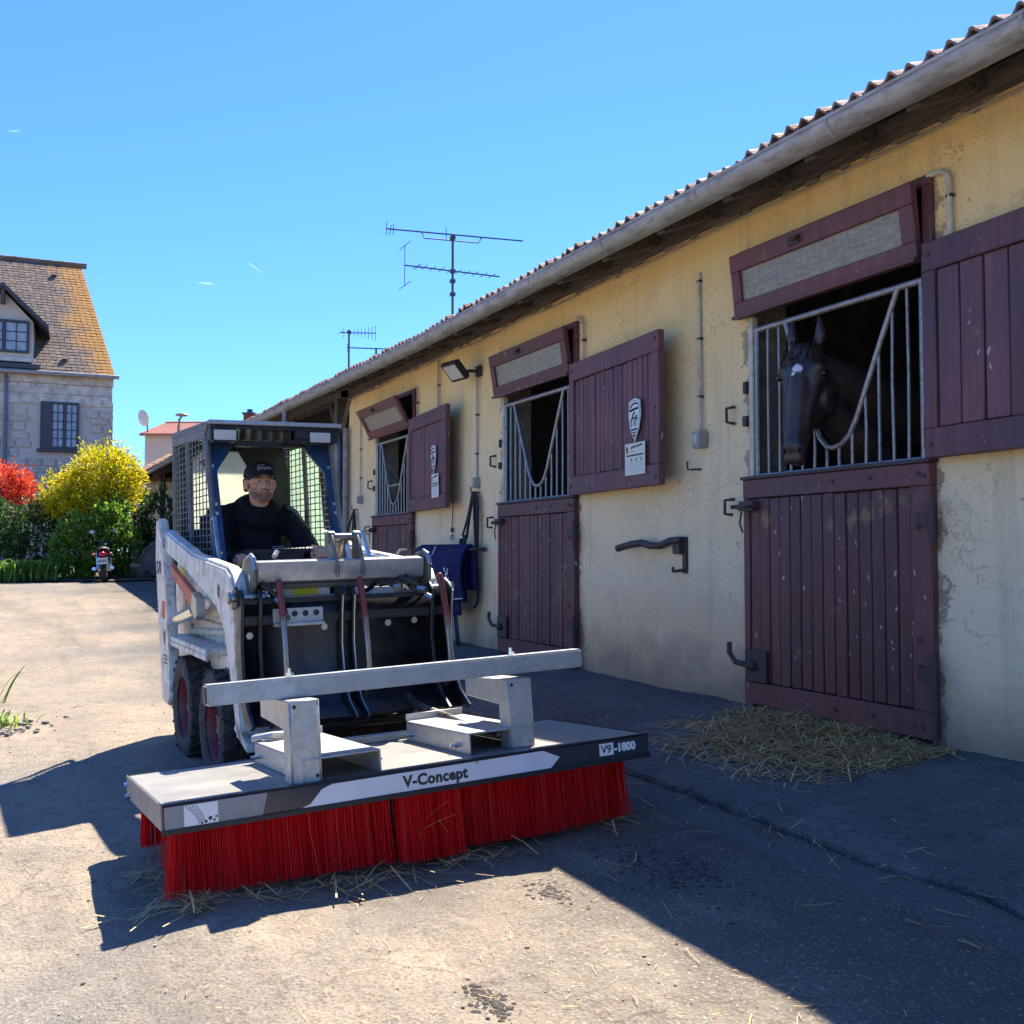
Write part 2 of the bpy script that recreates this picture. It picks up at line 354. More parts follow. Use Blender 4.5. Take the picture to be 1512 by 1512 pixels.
mat_leaf('leaf_dark', [(0, (.014, .04, .010)), (.6, (.04, .10, .022)), (1, (.16, .24, .06))], .45)
mat_leaf('leaf_strap', [(0, (.08, .18, .02)), (.6, (.20, .36, .05)), (1, (.40, .50, .10))], .5)
def mat_glass_panel(name, col, alpha, trans):
    m, nt, b = new_mat(name)
    v = coords(nt); n = noise_(nt, v, 9, 5, .6)
    c = mix(nt, ramp(nt, n, [(.35, 0.0), (.7, 1.0)]), tuple(k*.8 for k in col), col)
    nt.links.new(c, b.inputs['Base Color']); b.inputs['Roughness'].default_value = .15
    t = nt.nodes.new('ShaderNodeBsdfTranslucent'); nt.links.new(c, t.inputs[0])
    mx = nt.nodes.new('ShaderNodeMixShader'); mx.inputs[0].default_value = trans
    nt.links.new(b.outputs[0], mx.inputs[1]); nt.links.new(t.outputs[0], mx.inputs[2])
    tp = nt.nodes.new('ShaderNodeBsdfTransparent'); m2 = nt.nodes.new('ShaderNodeMixShader'); m2.inputs[0].default_value = alpha
    nt.links.new(tp.outputs[0], m2.inputs[1]); nt.links.new(mx.outputs[0], m2.inputs[2])
    nt.links.new(m2.outputs[0], nt.nodes['Material Output'].inputs[0])
mat_glass_panel('dusty_glass', (.86, .88, .70), .8, .85)
mat_glass_panel('cloud', (.9, .9, .9), .07, 1.0)
mat_glass_panel('green_glass', (.70, .86, .70), .8, .85)
def mat_window():
    m, nt, b = new_mat('window_glass')
    b.inputs['Base Color'].default_value = (.05, .07, .10, 1); b.inputs['Roughness'].default_value = .05; b.inputs['Specular IOR Level'].default_value = 1
    b.inputs['Metallic'].default_value = .35
mat_window()
M('curtain_pane', (.34, .40, .46), .12, var=.2, vs=4, bmp=0)
def mat_skin():
    m, nt, b = new_mat('skin')
    v = coords(nt)      # object origin = middle of the head, face towards -y
    sep = nt.nodes.new('ShaderNodeSeparateXYZ'); nt.links.new(v, sep.inputs[0])
    n = noise_(nt, v, 60, 4, .6)
    c = mix(nt, ramp(nt, n, [(.3, 0.0), (.7, 1.0)]), (.62, .30, .18), (.74, .40, .26))
    # stubble beard: low, towards the front of the head
    zz = ramp(nt, math_(nt, 'ADD', math_(nt, 'MULTIPLY', sep.outputs[2], 10), math_(nt, 'ADD', math_(nt, 'MULTIPLY', n, .35), math_(nt, 'SUBTRACT', .95, math_(nt, 'MULTIPLY', math_(nt, 'ABSOLUTE', sep.outputs[0]), 4.0)))), [(.0, 0.0), (.015, 0.0), (.05, 1.0), (.40, 1.0), (.68, 0.0)])
    front = ramp(nt, math_(nt, 'MULTIPLY', sep.outputs[1], -10), [(.05, 0.0), (.3, 1.0)])
    c = mix(nt, math_(nt, 'MULTIPLY', math_(nt, 'MULTIPLY', zz, front), .72), c, mix(nt, n, (.045, .021, .015), (.11, .065, .045)))
    nt.links.new(c, b.inputs['Base Color']); b.inputs['Roughness'].default_value = .5
    b.inputs['Subsurface Weight'].default_value = .0
    bump(nt, b, noise_(nt, v, 300, 3), .1, .001)
mat_skin()
M('skin_plain', (.46, .25, .18), .5, var=.15, vs=30, bmp=.1, bs=200)
M('lip', (.24, .075, .065), .5, bmp=0)
M('hair', (.018, .013, .010), .8, bmp=.3, bs=150)
def mat_horse():
    m, nt, b = new_mat('horse_coat')
    v = coords(nt); n = noise_(nt, v, 5, 5, .6)
    nf = noise_(nt, coords(nt, (30, 30, 4)), 8, 3)
    c = mix(nt, ramp(nt, n, [(.35, 0.0), (.7, 1.0)]), (.022, .016, .015), (.070, .042, .034))
    nt.links.new(c, b.inputs['Base Color']); b.inputs['Roughness'].default_value = .36
    bump(nt, b, nf, .15, .002)
mat_horse()
def mat_house_roof():
    m, nt, b = new_mat('house_tile')
    v = coords(nt)
    sep = nt.nodes.new('ShaderNodeSeparateXYZ'); nt.links.new(v, sep.inputs[0])
    g = nt.nodes.new('ShaderNodeNewGeometry')
    c = ramp(nt, g.outputs['Random Per Island'], [(0, (.11, .078, .06)), (.6, (.16, .115, .088)), (1, (.21, .15, .11))])
    # orange lichen grows along the hip and the eave (x = 0 is the hip's foot, the hip leans to -x as it climbs)
    ex = math_(nt, 'ADD', sep.outputs[0], math_(nt, 'MULTIPLY', sep.outputs[2], .24))
    n = noise_(nt, v, 1.1, 6, .7)
    f = math_(nt, 'ADD', math_(nt, 'MULTIPLY', ex, 1.0), math_(nt, 'MULTIPLY', n, 2.6))
    lich = ramp(nt, f, [(.35, 0.0), (1.1, .8)])
    n2 = noise_(nt, v, .5, 6, .75)
    c = mix(nt, ramp(nt, n2, [(.58, 0.0), (.75, .5)]), c, (.34, .17, .03))
    c = mix(nt, lich, c, mix(nt, n, (.48, .19, .012), (.46, .22, .03)))
    nt.links.new(c, b.inputs['Base Color']); b.inputs['Roughness'].default_value = .9
mat_house_roof()
M('ridge_tile', (.24, .15, .10), .9, var=.3, rnd=.3, dirt=(.3, .2, .08), dirt_amt=.3)
def mat_tine():
    m, nt, b = new_mat('tine_paint')
    v = coords(nt); sep = nt.nodes.new('ShaderNodeSeparateXYZ'); nt.links.new(v, sep.inputs[0])
    n = noise_(nt, v, 14, 5, .7)
    f = ramp(nt, math_(nt, 'ADD', sep.outputs[2], math_(nt, 'MULTIPLY', n, .35)), [(.90, 0.0), (1.02, 1.0)])
    c = mix(nt, f, (.33, .31, .28), mix(nt, n, (.10, .025, .03), (.26, .05, .035)))
    nt.links.new(c, b.inputs['Base Color'])
    nt.links.new(math_(nt, 'SUBTRACT', .9, math_(nt, 'MULTIPLY', f, .9)), b.inputs['Metallic']); b.inputs['Roughness'].default_value = .4
mat_tine()
# ------------------------------------------------------------------ mesh helpers
class MB:
    def __init__(s): s.v = []; s.f = []; s.mi = []; s.cur = 0
    def add(s, vs, fs, T=None):
        o = len(s.v)
        for p in vs:
            p = Vector(p); s.v.append(T @ p if T is not None else p)
        for f in fs: s.f.append([o+i for i in f]); s.mi.append(s.cur)
        return s
    def box(s, c, d, T=None, taper=None):
        x, y, z = [k/2 for k in d]
        vs = [Vector((c[0]+a*x, c[1]+b*y, c[2]+e*z)) for e in (-1, 1) for a, b in ((-1, -1), (1, -1), (1, 1), (-1, 1))]
        return s.add(vs, [(3, 2, 1, 0), (4, 5, 6, 7), (0, 1, 5, 4), (1, 2, 6, 5), (2, 3, 7, 6), (3, 0, 4, 7)], T)
    def bx(s, x0, x1, y0, y1, z0, z1, T=None):
        return s.box(((x0+x1)/2, (y0+y1)/2, (z0+z1)/2), (abs(x1-x0), abs(y1-y0), abs(z1-z0)), T)
    def prism(s, poly, a, b, axis='x', T=None):
        """poly in the plane of the two other axes, swept from a to b along axis"""
        n = len(poly)
        def P(u, v, t): return {'x': (t, u, v), 'y': (u, t, v), 'z': (u, v, t)}[axis]
        ar = sum(poly[i][0]*poly[(i+1) % n][1]-poly[(i+1) % n][0]*poly[i][1] for i in range(n))
        if (ar < 0) != (axis == 'y'): poly = poly[::-1]
        vs = [P(u, v, a) for u, v in poly]+[P(u, v, b) for u, v in poly]
        fs = [tuple(range(n-1, -1, -1)), tuple(range(n, 2*n))]+[(i, (i+1) % n, n+(i+1) % n, n+i) for i in range(n)]
        if b < a: fs = [f[::-1] for f in fs]
        return s.add(vs, fs, T)
    def tube(s, pts, r, n=8, caps=True, T=None, closed=False, sx=1):
        pts = [Vector(p) for p in pts]; m = len(pts)
        rs = r if isinstance(r, (list, tuple)) else [r]*m
        vs = []; up = None
        for i, p in enumerate(pts):
            if closed: t = pts[(i+1) % m]-pts[i-1]
            else: t = pts[min(i+1, m-1)]-pts[max(i-1, 0)]
            t.normalize()
            if up is None:
                up = Vector((0, 0, 1)) if abs(t.z) < .9 else Vector((1, 0, 0))
            a = t.cross(up)
            if a.length < 1e-4: a = t.cross(Vector((0, 1, 0)))
            a.normalize(); up = a.cross(t)
            for k in range(n):
                q = 2*math.pi*k/n
                vs.append(p+a*math.cos(q)*rs[i]*sx+up*math.sin(q)*rs[i])
        fs = []
        for i in range(m if closed else m-1):
            for k in range(n):
                j = (i+1) % m
                fs.append((i*n+k, i*n+(k+1) % n, j*n+(k+1) % n, j*n+k))
        if caps and not closed: fs += [tuple(range(n-1, -1, -1)), tuple(range((m-1)*n, m*n))]
        return s.add(vs, fs, T)
    def lathe(s, prof, n=24, axis='x', c=(0, 0, 0), T=None, closed=True):
        """prof: (r, t) along axis; closed joins last to first"""
        vs = []; m = len(prof)
        for k in range(n):
            q = 2*math.pi*k/n
            for r, t in prof:
                a, b = r*math.cos(q), r*math.sin(q)
                vs.append(Vector({'x': (t, a, b), 'y': (b, t, a), 'z': (a, b, t)}[axis])+Vector(c))
        fs = []
        for k in range(n):
            for i in range(m if closed else m-1):
                j = (i+1) % m; k2 = (k+1) % n
                fs.append((k*m+i, k2*m+i, k2*m+j, k*m+j))
        if not closed:
            for i in (0, m-1):
                if prof[i][0] > 1e-5:
                    fs.append([k*m+i for k in (range(n-1, -1, -1) if i == 0 else range(n))])
        return s.add(vs, fs, T)
    def ball(s, c, r, n=10, m=7, T=None, rot=None):
        r = (r, r, r) if not isinstance(r, (list, tuple)) else r
        vs = []; c = Vector(c)
        def put(p):
            p = Vector(p)
            if rot is not None: p = rot @ p
            vs.append(c+p)
        put((0, 0, -r[2]))
        for i in range(1, m):
            t = -math.pi/2+math.pi*i/m
            for k in range(n):
                q = 2*math.pi*k/n; put((r[0]*math.cos(t)*math.cos(q), r[1]*math.cos(t)*math.sin(q), r[2]*math.sin(t)))
        put((0, 0, r[2])); L = len(vs)-1
        fs = [(0, 1+(k+1) % n, 1+k) for k in range(n)]+[(L, L-n+k, L-n+(k+1) % n) for k in range(n)]
        for i in range(m-2):
            for k in range(n): fs.append((1+i*n+k, 1+i*n+(k+1) % n, 1+(i+1)*n+(k+1) % n, 1+(i+1)*n+k))
        return s.add(vs, fs, T)
    def caps(s, pts, rs, n=12):
        """chain of balls joined by tapered tubes (for bodies that get remeshed)"""
        for p, r in zip(pts, rs): s.ball(p, r, n, 8)
        for (p, q), (a, b) in zip(zip(pts, pts[1:]), zip(rs, rs[1:])): s.tube([p, q], [a, b], n)
        return s
    def mesh(s, name, mats, bevel=0, smooth=True, seg=2, angle=38):
        me = bpy.data.meshes.new(name)
        me.from_pydata(s.v, [], s.f); me.update()
        for m in (mats if isinstance(mats, (list, tuple)) else [mats]): me.materials.append(MATS[m])
        if max(s.mi, default=0) > 0: me.polygons.foreach_set('material_index', s.mi)
        if bevel:
            bm = bmesh.new(); bm.from_mesh(me)
            es = [e for e in bm.edges if len(e.link_faces) == 2 and e.calc_face_angle(0) > R(30)]
            bmesh.ops.bevel(bm, geom=es, offset=bevel, segments=seg, affect='EDGES', clamp_overlap=True)
            bm.to_mesh(me); bm.free()
        if smooth:
            me.polygons.foreach_set('use_smooth', [True]*len(me.polygons)); me.set_sharp_from_angle(angle=R(angle))
        return me
    def build(s, name, mats, parent=None, bevel=0, smooth=True, seg=2, loc=None, rot=None, kind=None, label=None, angle=38):
        return obj(name, s.mesh(name, mats, bevel, smooth, seg, angle), parent, loc, rot, kind, label)
def obj(name, me, parent=None, loc=None, rot=None, kind=None, label=None):
    o = bpy.data.objects.new(name, me); COL.objects.link(o)
    if parent is not None: o.parent = parent
    if loc is not None: o.location = loc
    if rot is not None: o.rotation_euler = rot
    if kind: o['kind'] = kind
    if label: o['label'] = label
    return o
def thing(name, label, cat, loc=(0, 0, 0), rot=(0, 0, 0), group=None):
    o = bpy.data.objects.new(name, None); COL.objects.link(o); o.empty_display_size = .2
    o.location = loc; o.rotation_euler = rot; o['label'] = label; o['category'] = cat
    if group: o['group'] = group
    return o
def tag(o, label, cat, group=None):
    o['label'] = label; o['category'] = cat
    if group: o['group'] = group
    return o
def wthing(name, label, cat, s, y, z, rz=0, group=None):
    """a thing placed in the frame of the stable wall: s along it, y into it"""
    X, Y = wxy(s, y); return thing(name, label, cat, (X, Y, z), (0, 0, WROT+rz), group)
def remesh(o, voxel, smooth=6, factor=.5):
    m = o.modifiers.new('remesh', 'REMESH'); m.mode = 'VOXEL'; m.voxel_size = voxel; m.use_smooth_shade = True
    if smooth:
        k = o.modifiers.new('smooth', 'SMOOTH'); k.iterations = smooth; k.factor = factor
def text(name, body, size, mat, parent, loc, rot, bold=0, ext=.0006, shear=0, spacing=1, align='LEFT'):
    cu = bpy.data.curves.new(name, 'FONT'); cu.body = body; cu.size = size; cu.offset = bold; cu.extrude = ext; cu.shear = shear
    cu.space_character = spacing; cu.align_x = align; cu.resolution_u = 3
    t = bpy.data.objects.new(name, cu); COL.objects.link(t)
    dg = bpy.context.evaluated_depsgraph_get(); dg.update()
    me = bpy.data.meshes.new_from_object(t.evaluated_get(dg)); bpy.data.objects.remove(t)
    me.materials.clear(); me.materials.append(MATS[mat])
    return obj(name, me, parent, loc, rot)
def arc(c, r, a0, a1, n, f):
    return [f(c[0]+r*math.cos(R(a0+(a1-a0)*i/n)), c[1]+r*math.sin(R(a0+(a1-a0)*i/n))) for i in range(n+1)]
def blade(mb, p, d, L, w, up=Vector((0, 0, 1)), bend=.15, seg=2):
    d = d.normalized(); sd = d.cross(up)
    if sd.length < 1e-3: sd = Vector((1, 0, 0))
    sd = sd.normalized()*w/2; vs = []
    for i in range(seg+1):
        t = i/seg; q = p+d*L*t+up*(bend*L*math.sin(math.pi*t))
        vs += [q-sd, q+sd]
    mb.add(vs, [(2*i, 2*i+1, 2*i+3, 2*i+2) for i in range(seg)])

# ------------------------------------------------------------------ ground
def lines(segs):
    out = [segs[0][0]]
    for a, b, st in segs:
        n = max(1, round((b-a)/st))
        out += [a+(b-a)*(i+1)/n for i in range(n)]
    return out
def jag(s): return .035*noise.noise(Vector((s*1.7, 3.1, 0)))+.018*noise.noise(Vector((s*7, 9.1, 0)))+.008*noise.noise(Vector((s*25, 1.1, 0)))
def gnoise(s, y):
    v = Vector((s, y, 0))
    return .018*noise.noise(v*.8)+.010*noise.noise(v*2.3)+.005*noise.noise(v*6)+.0035*noise.noise(v*14)
CRACK = -1.235
def sheet(name, mat, S, Y, fn):
    mb = MB(); ns = len(S)
    for y in Y:
        for s in S: mb.v.append(Vector(fn(s, y)))
    for j in range(len(Y)-1):
        for i in range(ns-1):
            a = j*ns+i; mb.f.append([a, a+1, a+1+ns, a+ns]); mb.mi.append(0)
    X, Yw = wxy(0, 0)
    return mb.build(name, mat, None, loc=(X, Yw, 0), rot=(0, 0, WROT), kind='structure', angle=80)
S_ = lines([(-620, -120, 100), (-120, -50, 10), (-50, -20, 1), (-20, -9, .2), (-9, -1.4, .035), (-1.4, 1, .2), (1, 12, 1), (12, 120, 27)])
def yard_fn(s, y):
    d = y-CRACK
    yy = y+jag(s)*max(0, 1-abs(d)/.6) if d <= 0 else y
    z = gz(s, yy)+gnoise(s, yy)*(1 if -30 < s else 0)
    if d > 1e-6: z -= .05
    else:
        k = abs(yy+1.45-.02*noise.noise(Vector((s*3, 0, 5))))
        z -= .011*math.exp(-(k/.012)**2)
    if d > -.016: z -= .03
    return (s, yy, z)
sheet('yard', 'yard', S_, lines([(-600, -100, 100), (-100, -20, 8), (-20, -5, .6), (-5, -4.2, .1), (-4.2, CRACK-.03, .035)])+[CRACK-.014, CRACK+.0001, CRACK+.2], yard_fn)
SA = lines([(-16, -9, .2), (-9, -1.4, .035), (-1.4, 4, .2)])
def apron_fn(s, y):
    d = y-CRACK
    yy = y+jag(s+.015)*max(0, 1-abs(d)/.6)+.012+.012*noise.noise(Vector((s*11, 2, 7)))*max(0, 1-abs(d)/.1)
    z = gz(s, yy)+gnoise(s, yy)+.008
    if d < .001: z -= .04
    return (s, yy, z)
sheet('apron', 'apron_concrete', SA, [CRACK, CRACK+.0011, CRACK+.012]+lines([(CRACK+.012, .1, .035)])[1:], apron_fn)
# loose pebbles and crumbs by the crack and the yard: nobody could count them
rg = random.Random(5); mb = MB()
for i in range(1500):
    s = rg.uniform(-8, -1.5)
    y = CRACK+jag(s)+rg.gauss(0, .07) if i < 500 else rg.uniform(-4.2, -1.4)
    r = rg.choice([.0015, .002, .002, .0025, .003, .005])*rg.uniform(.7, 1.3)
    X, Y = wxy(s, y); mb.ball((X, Y, gz(s, y)+gnoise(s, y)+r*.4), (r*1.3, r, r*.7), 5, 3, rot=Euler((0, 0, rg.random()*6)).to_matrix())
mb.build('gravel', 'pebble', None, kind='stuff')
mb = MB()
for cs, cy, n_, sp_ in ((-2.22, -2.76, 200, .045), (-2.85, -2.24, 160, .07), (-2.85, -1.80, 340, .16)):
    for i in range(n_):
        s, y = cs+rg.gauss(0, sp_), cy+rg.gauss(0, sp_*.5); r = rg.choice([.0015, .002, .002, .003, .004, .006]); X, Y = wxy(s, y)
        mb.ball((X, Y, gz(s, y)+gnoise(s, y)+r*.1), (r*1.8, r*1.4, r*.5), 6, 4, rot=Euler((0, 0, rg.random()*6)).to_matrix())
mb.build('mud_crumbs', 'soil', None, kind='stuff')

# ------------------------------------------------------------------ stable
SX, SY = wxy(0, 0)
stable = thing('stable_building', 'long yellow rendered stable with maroon half doors and a tiled roof', 'stable', (SX, SY, 0), (0, 0, WROT))
DOORS = [(-4.60, -3.30), (-7.92, -6.60), (-11.42, -10.10)]
W0, W1, WT = -12.5, 3.2, .28
def build_wall():
    mb = MB(); rg = random.Random(2)
    ss = lines([(W0, -2.2, .07), (-2.2, W1, .3)]); zz = lines([(-.3, 3.24, .07)])
    for a, b in DOORS:
        for k in (a, b): ss.append(k)
    for k in (.2, 2.88): zz.append(k)
    ss = sorted(set(ss)); zz = sorted(set(zz))
    ss = [s for i, s in enumerate(ss) if any(abs(s-k) < 1e-9 for d in DOORS for k in d) or all(abs(s-k) > .02 for d in DOORS for k in d)]
    zz = [z for z in zz if z in (.2, 2.88) or (abs(z-.2) > .02 and abs(z-2.88) > .02)]
    def hole(s, z): return any(a < s < b for a, b in DOORS) and .2 < z < 2.88
    idx = {}
    def vid(i, j):
        if (i, j) not in idx:
            s, z = ss[i], zz[j]; v = Vector((s, 0, z))
            y = .012*noise.noise(v*1.3)+.005*noise.noise(v*4.5)+.002*noise.noise(v*13)
            edge = any(abs(s-k) < 1e-6 for d in DOORS for k in d) and .2 <= z <= 2.88
            if edge: s += .012*noise.noise(v*9)+.006*noise.noise(v*23)
            idx[i, j] = len(mb.v); mb.v.append(Vector((s, y, z)))
        return idx[i, j]
    bidx = {}
    def back(i, j):
        if (i, j) not in bidx:
            p = mb.v[vid(i, j)]; bidx[i, j] = len(mb.v); mb.v.append(Vector((p.x, WT, p.z)))
        return bidx[i, j]
    cells = {(i, j) for i in range(len(ss)-1) for j in range(len(zz)-1) if not hole((ss[i]+ss[i+1])/2, (zz[j]+zz[j+1])/2)}
    for i, j in cells:
        mb.f.append([vid(i, j), vid(i+1, j), vid(i+1, j+1), vid(i, j+1)]); mb.mi.append(0)
        for (di, dj, a, b) in ((-1, 0, (i, j), (i, j+1)), (1, 0, (i+1, j+1), (i+1, j)), (0, -1, (i+1, j), (i, j)), (0, 1, (i, j+1), (i+1, j+1))):
            if (i+di, j+dj) not in cells:
                mb.f.append([vid(*a), vid(*b), back(*b), back(*a)]); mb.mi.append(1 if (0 <= i+di < len(ss)-1 and 0 <= j+dj < len(zz)-1) else 0)
    wl = mb.build('wall', ['plaster', 'reveal'], stable, angle=50)
    return wl
wall = build_wall()
# dark stalls behind the doors: floor, back wall and partitions
mb = MB()
mb.bx(W0, W1, 3.6, 3.7, -.2, 4.5); mb.bx(W0, W1, WT, 3.6, .05, .2)
for s in (W0+.06, -9.0, -5.6, -2.0, W1-.06): mb.prism([(WT, .2), (3.6, .2), (3.6, 4.50), (WT, 3.24)], s-.06, s+.06, 'x')
mb.build('stall_interior', 'dark_interior', stable)

def board_set(parent, x0, x1, z0, z1, n, y0, y1, mat, rg, name='plank', gap=.006):
    """n upright planks side by side with open joints, alike planks share one mesh"""
    wdt = (x1-x0)/n
    mb = MB(); mb.box((0, 0, 0), (wdt-gap, abs(y1-y0), z1-z0)); me = mb.mesh(name, mat, .004, seg=1)
    for i in range(n):
        obj(name, me, parent, (x0+wdt*(i+.5), (y0+y1)/2+rg.uniform(-.004, .004), (z0+z1)/2+rg.uniform(-.004, .004)), (0, rg.uniform(-.002, .002), rg.uniform(-.01, .01)))
def hinge(parent, x, y, z):
    m = MB(); m.tube([(x, y, z-.09), (x, y, z+.09)], .017, 10); m.tube([(x, y, z-.12), (x, y, z-.09)], .012, 8)
    m.bx(x-.09, x-.004, y-.004, y+.006, z-.03, z+.03)
    return m
def lower_door(a, b, n, latch_bottom, seed):
    rg = random.Random(seed)
    z0, z1 = .275, 1.545; F, Bk = -.045, .01
    fr = MB()
    fr.bx(a-.015, b+.012, F, Bk, z1-.105, z1)                    # top rail
    fr.bx(a-.015, b+.012, F, Bk, z0, z0+.125)                    # bottom rail
    fr.bx(a-.015, a+.035, F+.004, Bk, z0+.125, z1-.105)
    fr.bx(b-.105, b+.012, F+.003, Bk, z0+.125, z1-.105)
    fr.bx(a, b, Bk-.004, Bk+.03, z0+.02, z1-.02)                 # backing boards
    d = fr.build('lower_door', 'maroon_frame', stable, .004, seg=1)
    board_set(d, a+.038, b-.108, z0+.13, z1-.11, n, F+.009, Bk-.006, 'maroon', rg)
    m = MB(); m.bx(a-.03, b+.02, F-.008, .03, z1+.002, z1+.02); m.build('door_cap', 'iron', d, .002, seg=1)
    # keep and slip bolt at the top
    m = MB(); zc = z1-.15
    m.tube([(a-.10, F-.012, zc), (a+.13, F-.018, zc)], .012, 8); m.bx(a-.01, a+.11, F-.034, F-.001, zc-.028, zc+.028)
    m.tube([(a-.09, F-.012, zc-.045), (a-.115, F-.05, zc-.04), (a-.115, F-.05, zc+.04), (a-.07, F-.012, zc+.045)], .010, 8)
    m.tube([(a+.10, F-.03, zc), (a+.10, F-.07, zc-.01), (a+.03, F-.075, zc-.015)], .008, 8)
    m.build('slip_bolt', 'iron', d)
    m = MB(); m.tube([(a+.01, F-.03, zc-.03), (a+.0, F-.035, zc-.10), (a+.02, F-.03, zc-.15)], .006, 6); m.build('bolt_chain', 'iron', d)
    # kick bolt low on the door
    m = MB(); zc = z0+.22
    m.bx(a+.01, a+.19, F-.016, F-.001, zc-.09, zc+.09)
    m.ball((a+.08, F-.03, zc), (.035, .025, .03)); m.tube([(a+.08, F-.035, zc), (a-.03, F-.05, zc+.01), (a-.085, F-.05, zc+.06), (a-.09, F-.045, zc+.12)], .016, 8)
    m.build('kick_bolt', 'iron', d, .003, seg=1)
    for z in (z1-.26, z0+.30): hinge(d, b+.03, F-.012, z).build('hinge', 'iron', d)
    m = MB(); m.tube([(b+.03, F-.008, z0-.02), (b+.03, F-.008, z0+.22)], .013, 8); m.build('hinge_pin', 'iron', d)
    bo = MB(); bo.ball((0, 0, 0), (.012, .006, .012), 8, 4); me = bo.mesh('rivet', 'iron')
    for p in ((b-.05, z1-.05), (b-.02, z1-.06), (b-.35, z1-.05), (b-.6, z1-.05), (b-.05, z0+.05), (b-.10, z0+.06), (b-.35, z0+.06), (b-.6, z0+.06), (b-.06, z0+.45), (b-.06, z0+.33), (b-.06, z1-.30)):
        obj('rivet', me, d, (p[0], F-.004, p[1]))
    return d
def transom(a, b, tilt, seed):
    rg = random.Random(seed); z0, z1 = 2.495, 2.875
    m = MB(); m.bx(a-.06, b+.03, -.03, .08, z1-.035, z1+.012); m.bx(a-.06, a-.02, -.028, .08, z0, z1-.035); m.bx(b-.025, b+.03, -.028, .08, z0, z1-.035)
    fr = m.build('transom_frame', 'maroon_frame', stable, .004, seg=1)
    th = math.atan2(tilt, .36)
    x0, x1, h = a-.05, b-.02, .37
    m = MB(); m.bx(x0, x1, -.03, .012, 0, .095); m.bx(x0, x1, -.03, .012, h-.10, h); m.bx(x0, x0+.075, -.028, .011, .095, h-.10); m.bx(x1-.085, x1, -.028, .011, .095, h-.10)
    sa = m.build('transom_sash', 'maroon_frame', stable, .004, seg=1, loc=(0, -.035, z0-.01), rot=(th, 0, 0))
    m = MB(); m.bx(x0+.075, x1-.085, -.008, .002, .095, h-.10); m.build('pane', 'dirty_pane', sa)
    m = MB()
    for i in range(1, 24):
        x = x0+.075+(x1-x0-.16)*i/24; m.tube([(x, -.0085, .095), (x, -.0085, h-.10)], .0011, 3)
    for i in range(1, 5):
        z = .095+(h-.195)*i/5; m.tube([(x0+.075, -.0085, z), (x1-.085, -.0085, z)], .0011, 3)
    m.build('wire_mesh', 'cable', sa)
    m = MB(); xc = (a+b)/2-.15; m.bx(xc-.045, xc+.045, -.042, -.03, h-.075, h-.03); m.tube([(xc, -.05, h-.055), (xc+.05, -.06, h-.045)], .008, 6); m.build('catch', 'iron', sa)
    m = MB(); m.bx(x0, x1, -.05, -.03, 0, .02); m.build('drip_bead', 'maroon_frame', sa)
    return fr
def grille(a, b, crossbar, seed):
    rg = random.Random(seed)
    c = (a+b)/2+.02; zb, zt = 1.568, 2.405
    x0, x1 = a+.075, b-.05
    m = MB(); m.tube([(x0-.02, -.005, zt), (x1+.04, -.005, zt)], .017, 10); m.tube([(x0, -.005, zb), (x1, -.005, zb)], .011, 8)
    m.tube([(x0, -.005, zb), (x0, -.005, zt)], .014, 8); m.tube([(x1, -.005, zb), (x1, -.005, zt)], .014, 8)
    g = m.build('grille', 'grille_metal', stable)
    hw = .455
    def V(t):      # half profile: t = 0..1 from the bottom of the dip up to the rail
        return lerp(t, [(0, 0), (.25, .07), (.6, .13), (.85, .17), (1, .2)]), 0
    prof = [(0, 1.672), (.06, 1.685), (.115, 1.73), (.165, 1.81), (.22, 1.93), (.34, 2.19), (.44, 2.40)]
    lf = .80 if seed == 40 else 1
    pts = [(c-x*lf, -.008, z) for x, z in prof[::-1]]+[(c+x, -.008, z) for x, z in prof[1:]]
    m = MB(); m.tube(pts, .0145, 10); m.build('dip_rail', 'grille_metal', g)
    if crossbar:
        m = MB(); m.tube([(c-.2, -.008, 1.89), (c+.2, -.008, 1.89)], .012, 8); m.build('cross_bar', 'grille_metal', g)
    n = 13
    for i in range(1, n):
        x = x0+(x1-x0)*i/n; d = abs(x-c)/(lf if x < c else 1)
        z = zt if d > .44 else lerp(d, prof)
        m = MB(); m.tube([(x, -.002, zb), (x+rg.uniform(-.006, .006), -.002, (zb+z)/2), (x, -.002, z)], .0082, 8); m.build('bar', 'grille_metal', g)
def shutter(b, width, ang, n, seed):
    """upper half of the stable door, folded back on its hinge against the wall"""
    rg = random.Random(seed); z0, z1 = 1.558, 2.545; T = .052
    m = MB(); m.bx(0, width, -T, -.006, z1-.135, z1); m.bx(0, width, -T, -.006, z0, z0+.135)
    m.bx(0, .075, -T, -.006, z0+.135, z1-.135); m.bx(width-.085, width, -T, -.006, z0+.135, z1-.135)
    m.bx(.02, width-.02, -.014, 0, z0+.02, z1-.02)
    s = m.build('upper_door', 'maroon_shutter', stable, .004, seg=1, loc=(b+.03, -.04, 0), rot=(0, 0, -R(ang)))
    board_set(s, .078, width-.088, z0+.138, z1-.138, n, -T+.012, -.016, 'maroon_shutter', rg)
    me = MB().ball((0, 0, 0), (.011, .006, .011), 8, 4).mesh('rivet', 'iron')
    for p in ((width-.04, z0+.05), (width-.04, z1-.05), (width-.04, (z0+z1)/2), (.04, z0+.06), (.04, z1-.06)): obj('rivet', me, s, (p[0], -T-.003, p[1]))
    for z in (z0+.12, z1-.12):
        m = MB(); m.tube([(-.012, -.02, z-.07), (-.012, -.02, z+.07)], .015, 8); m.build('hinge', 'iron', s)
    return s
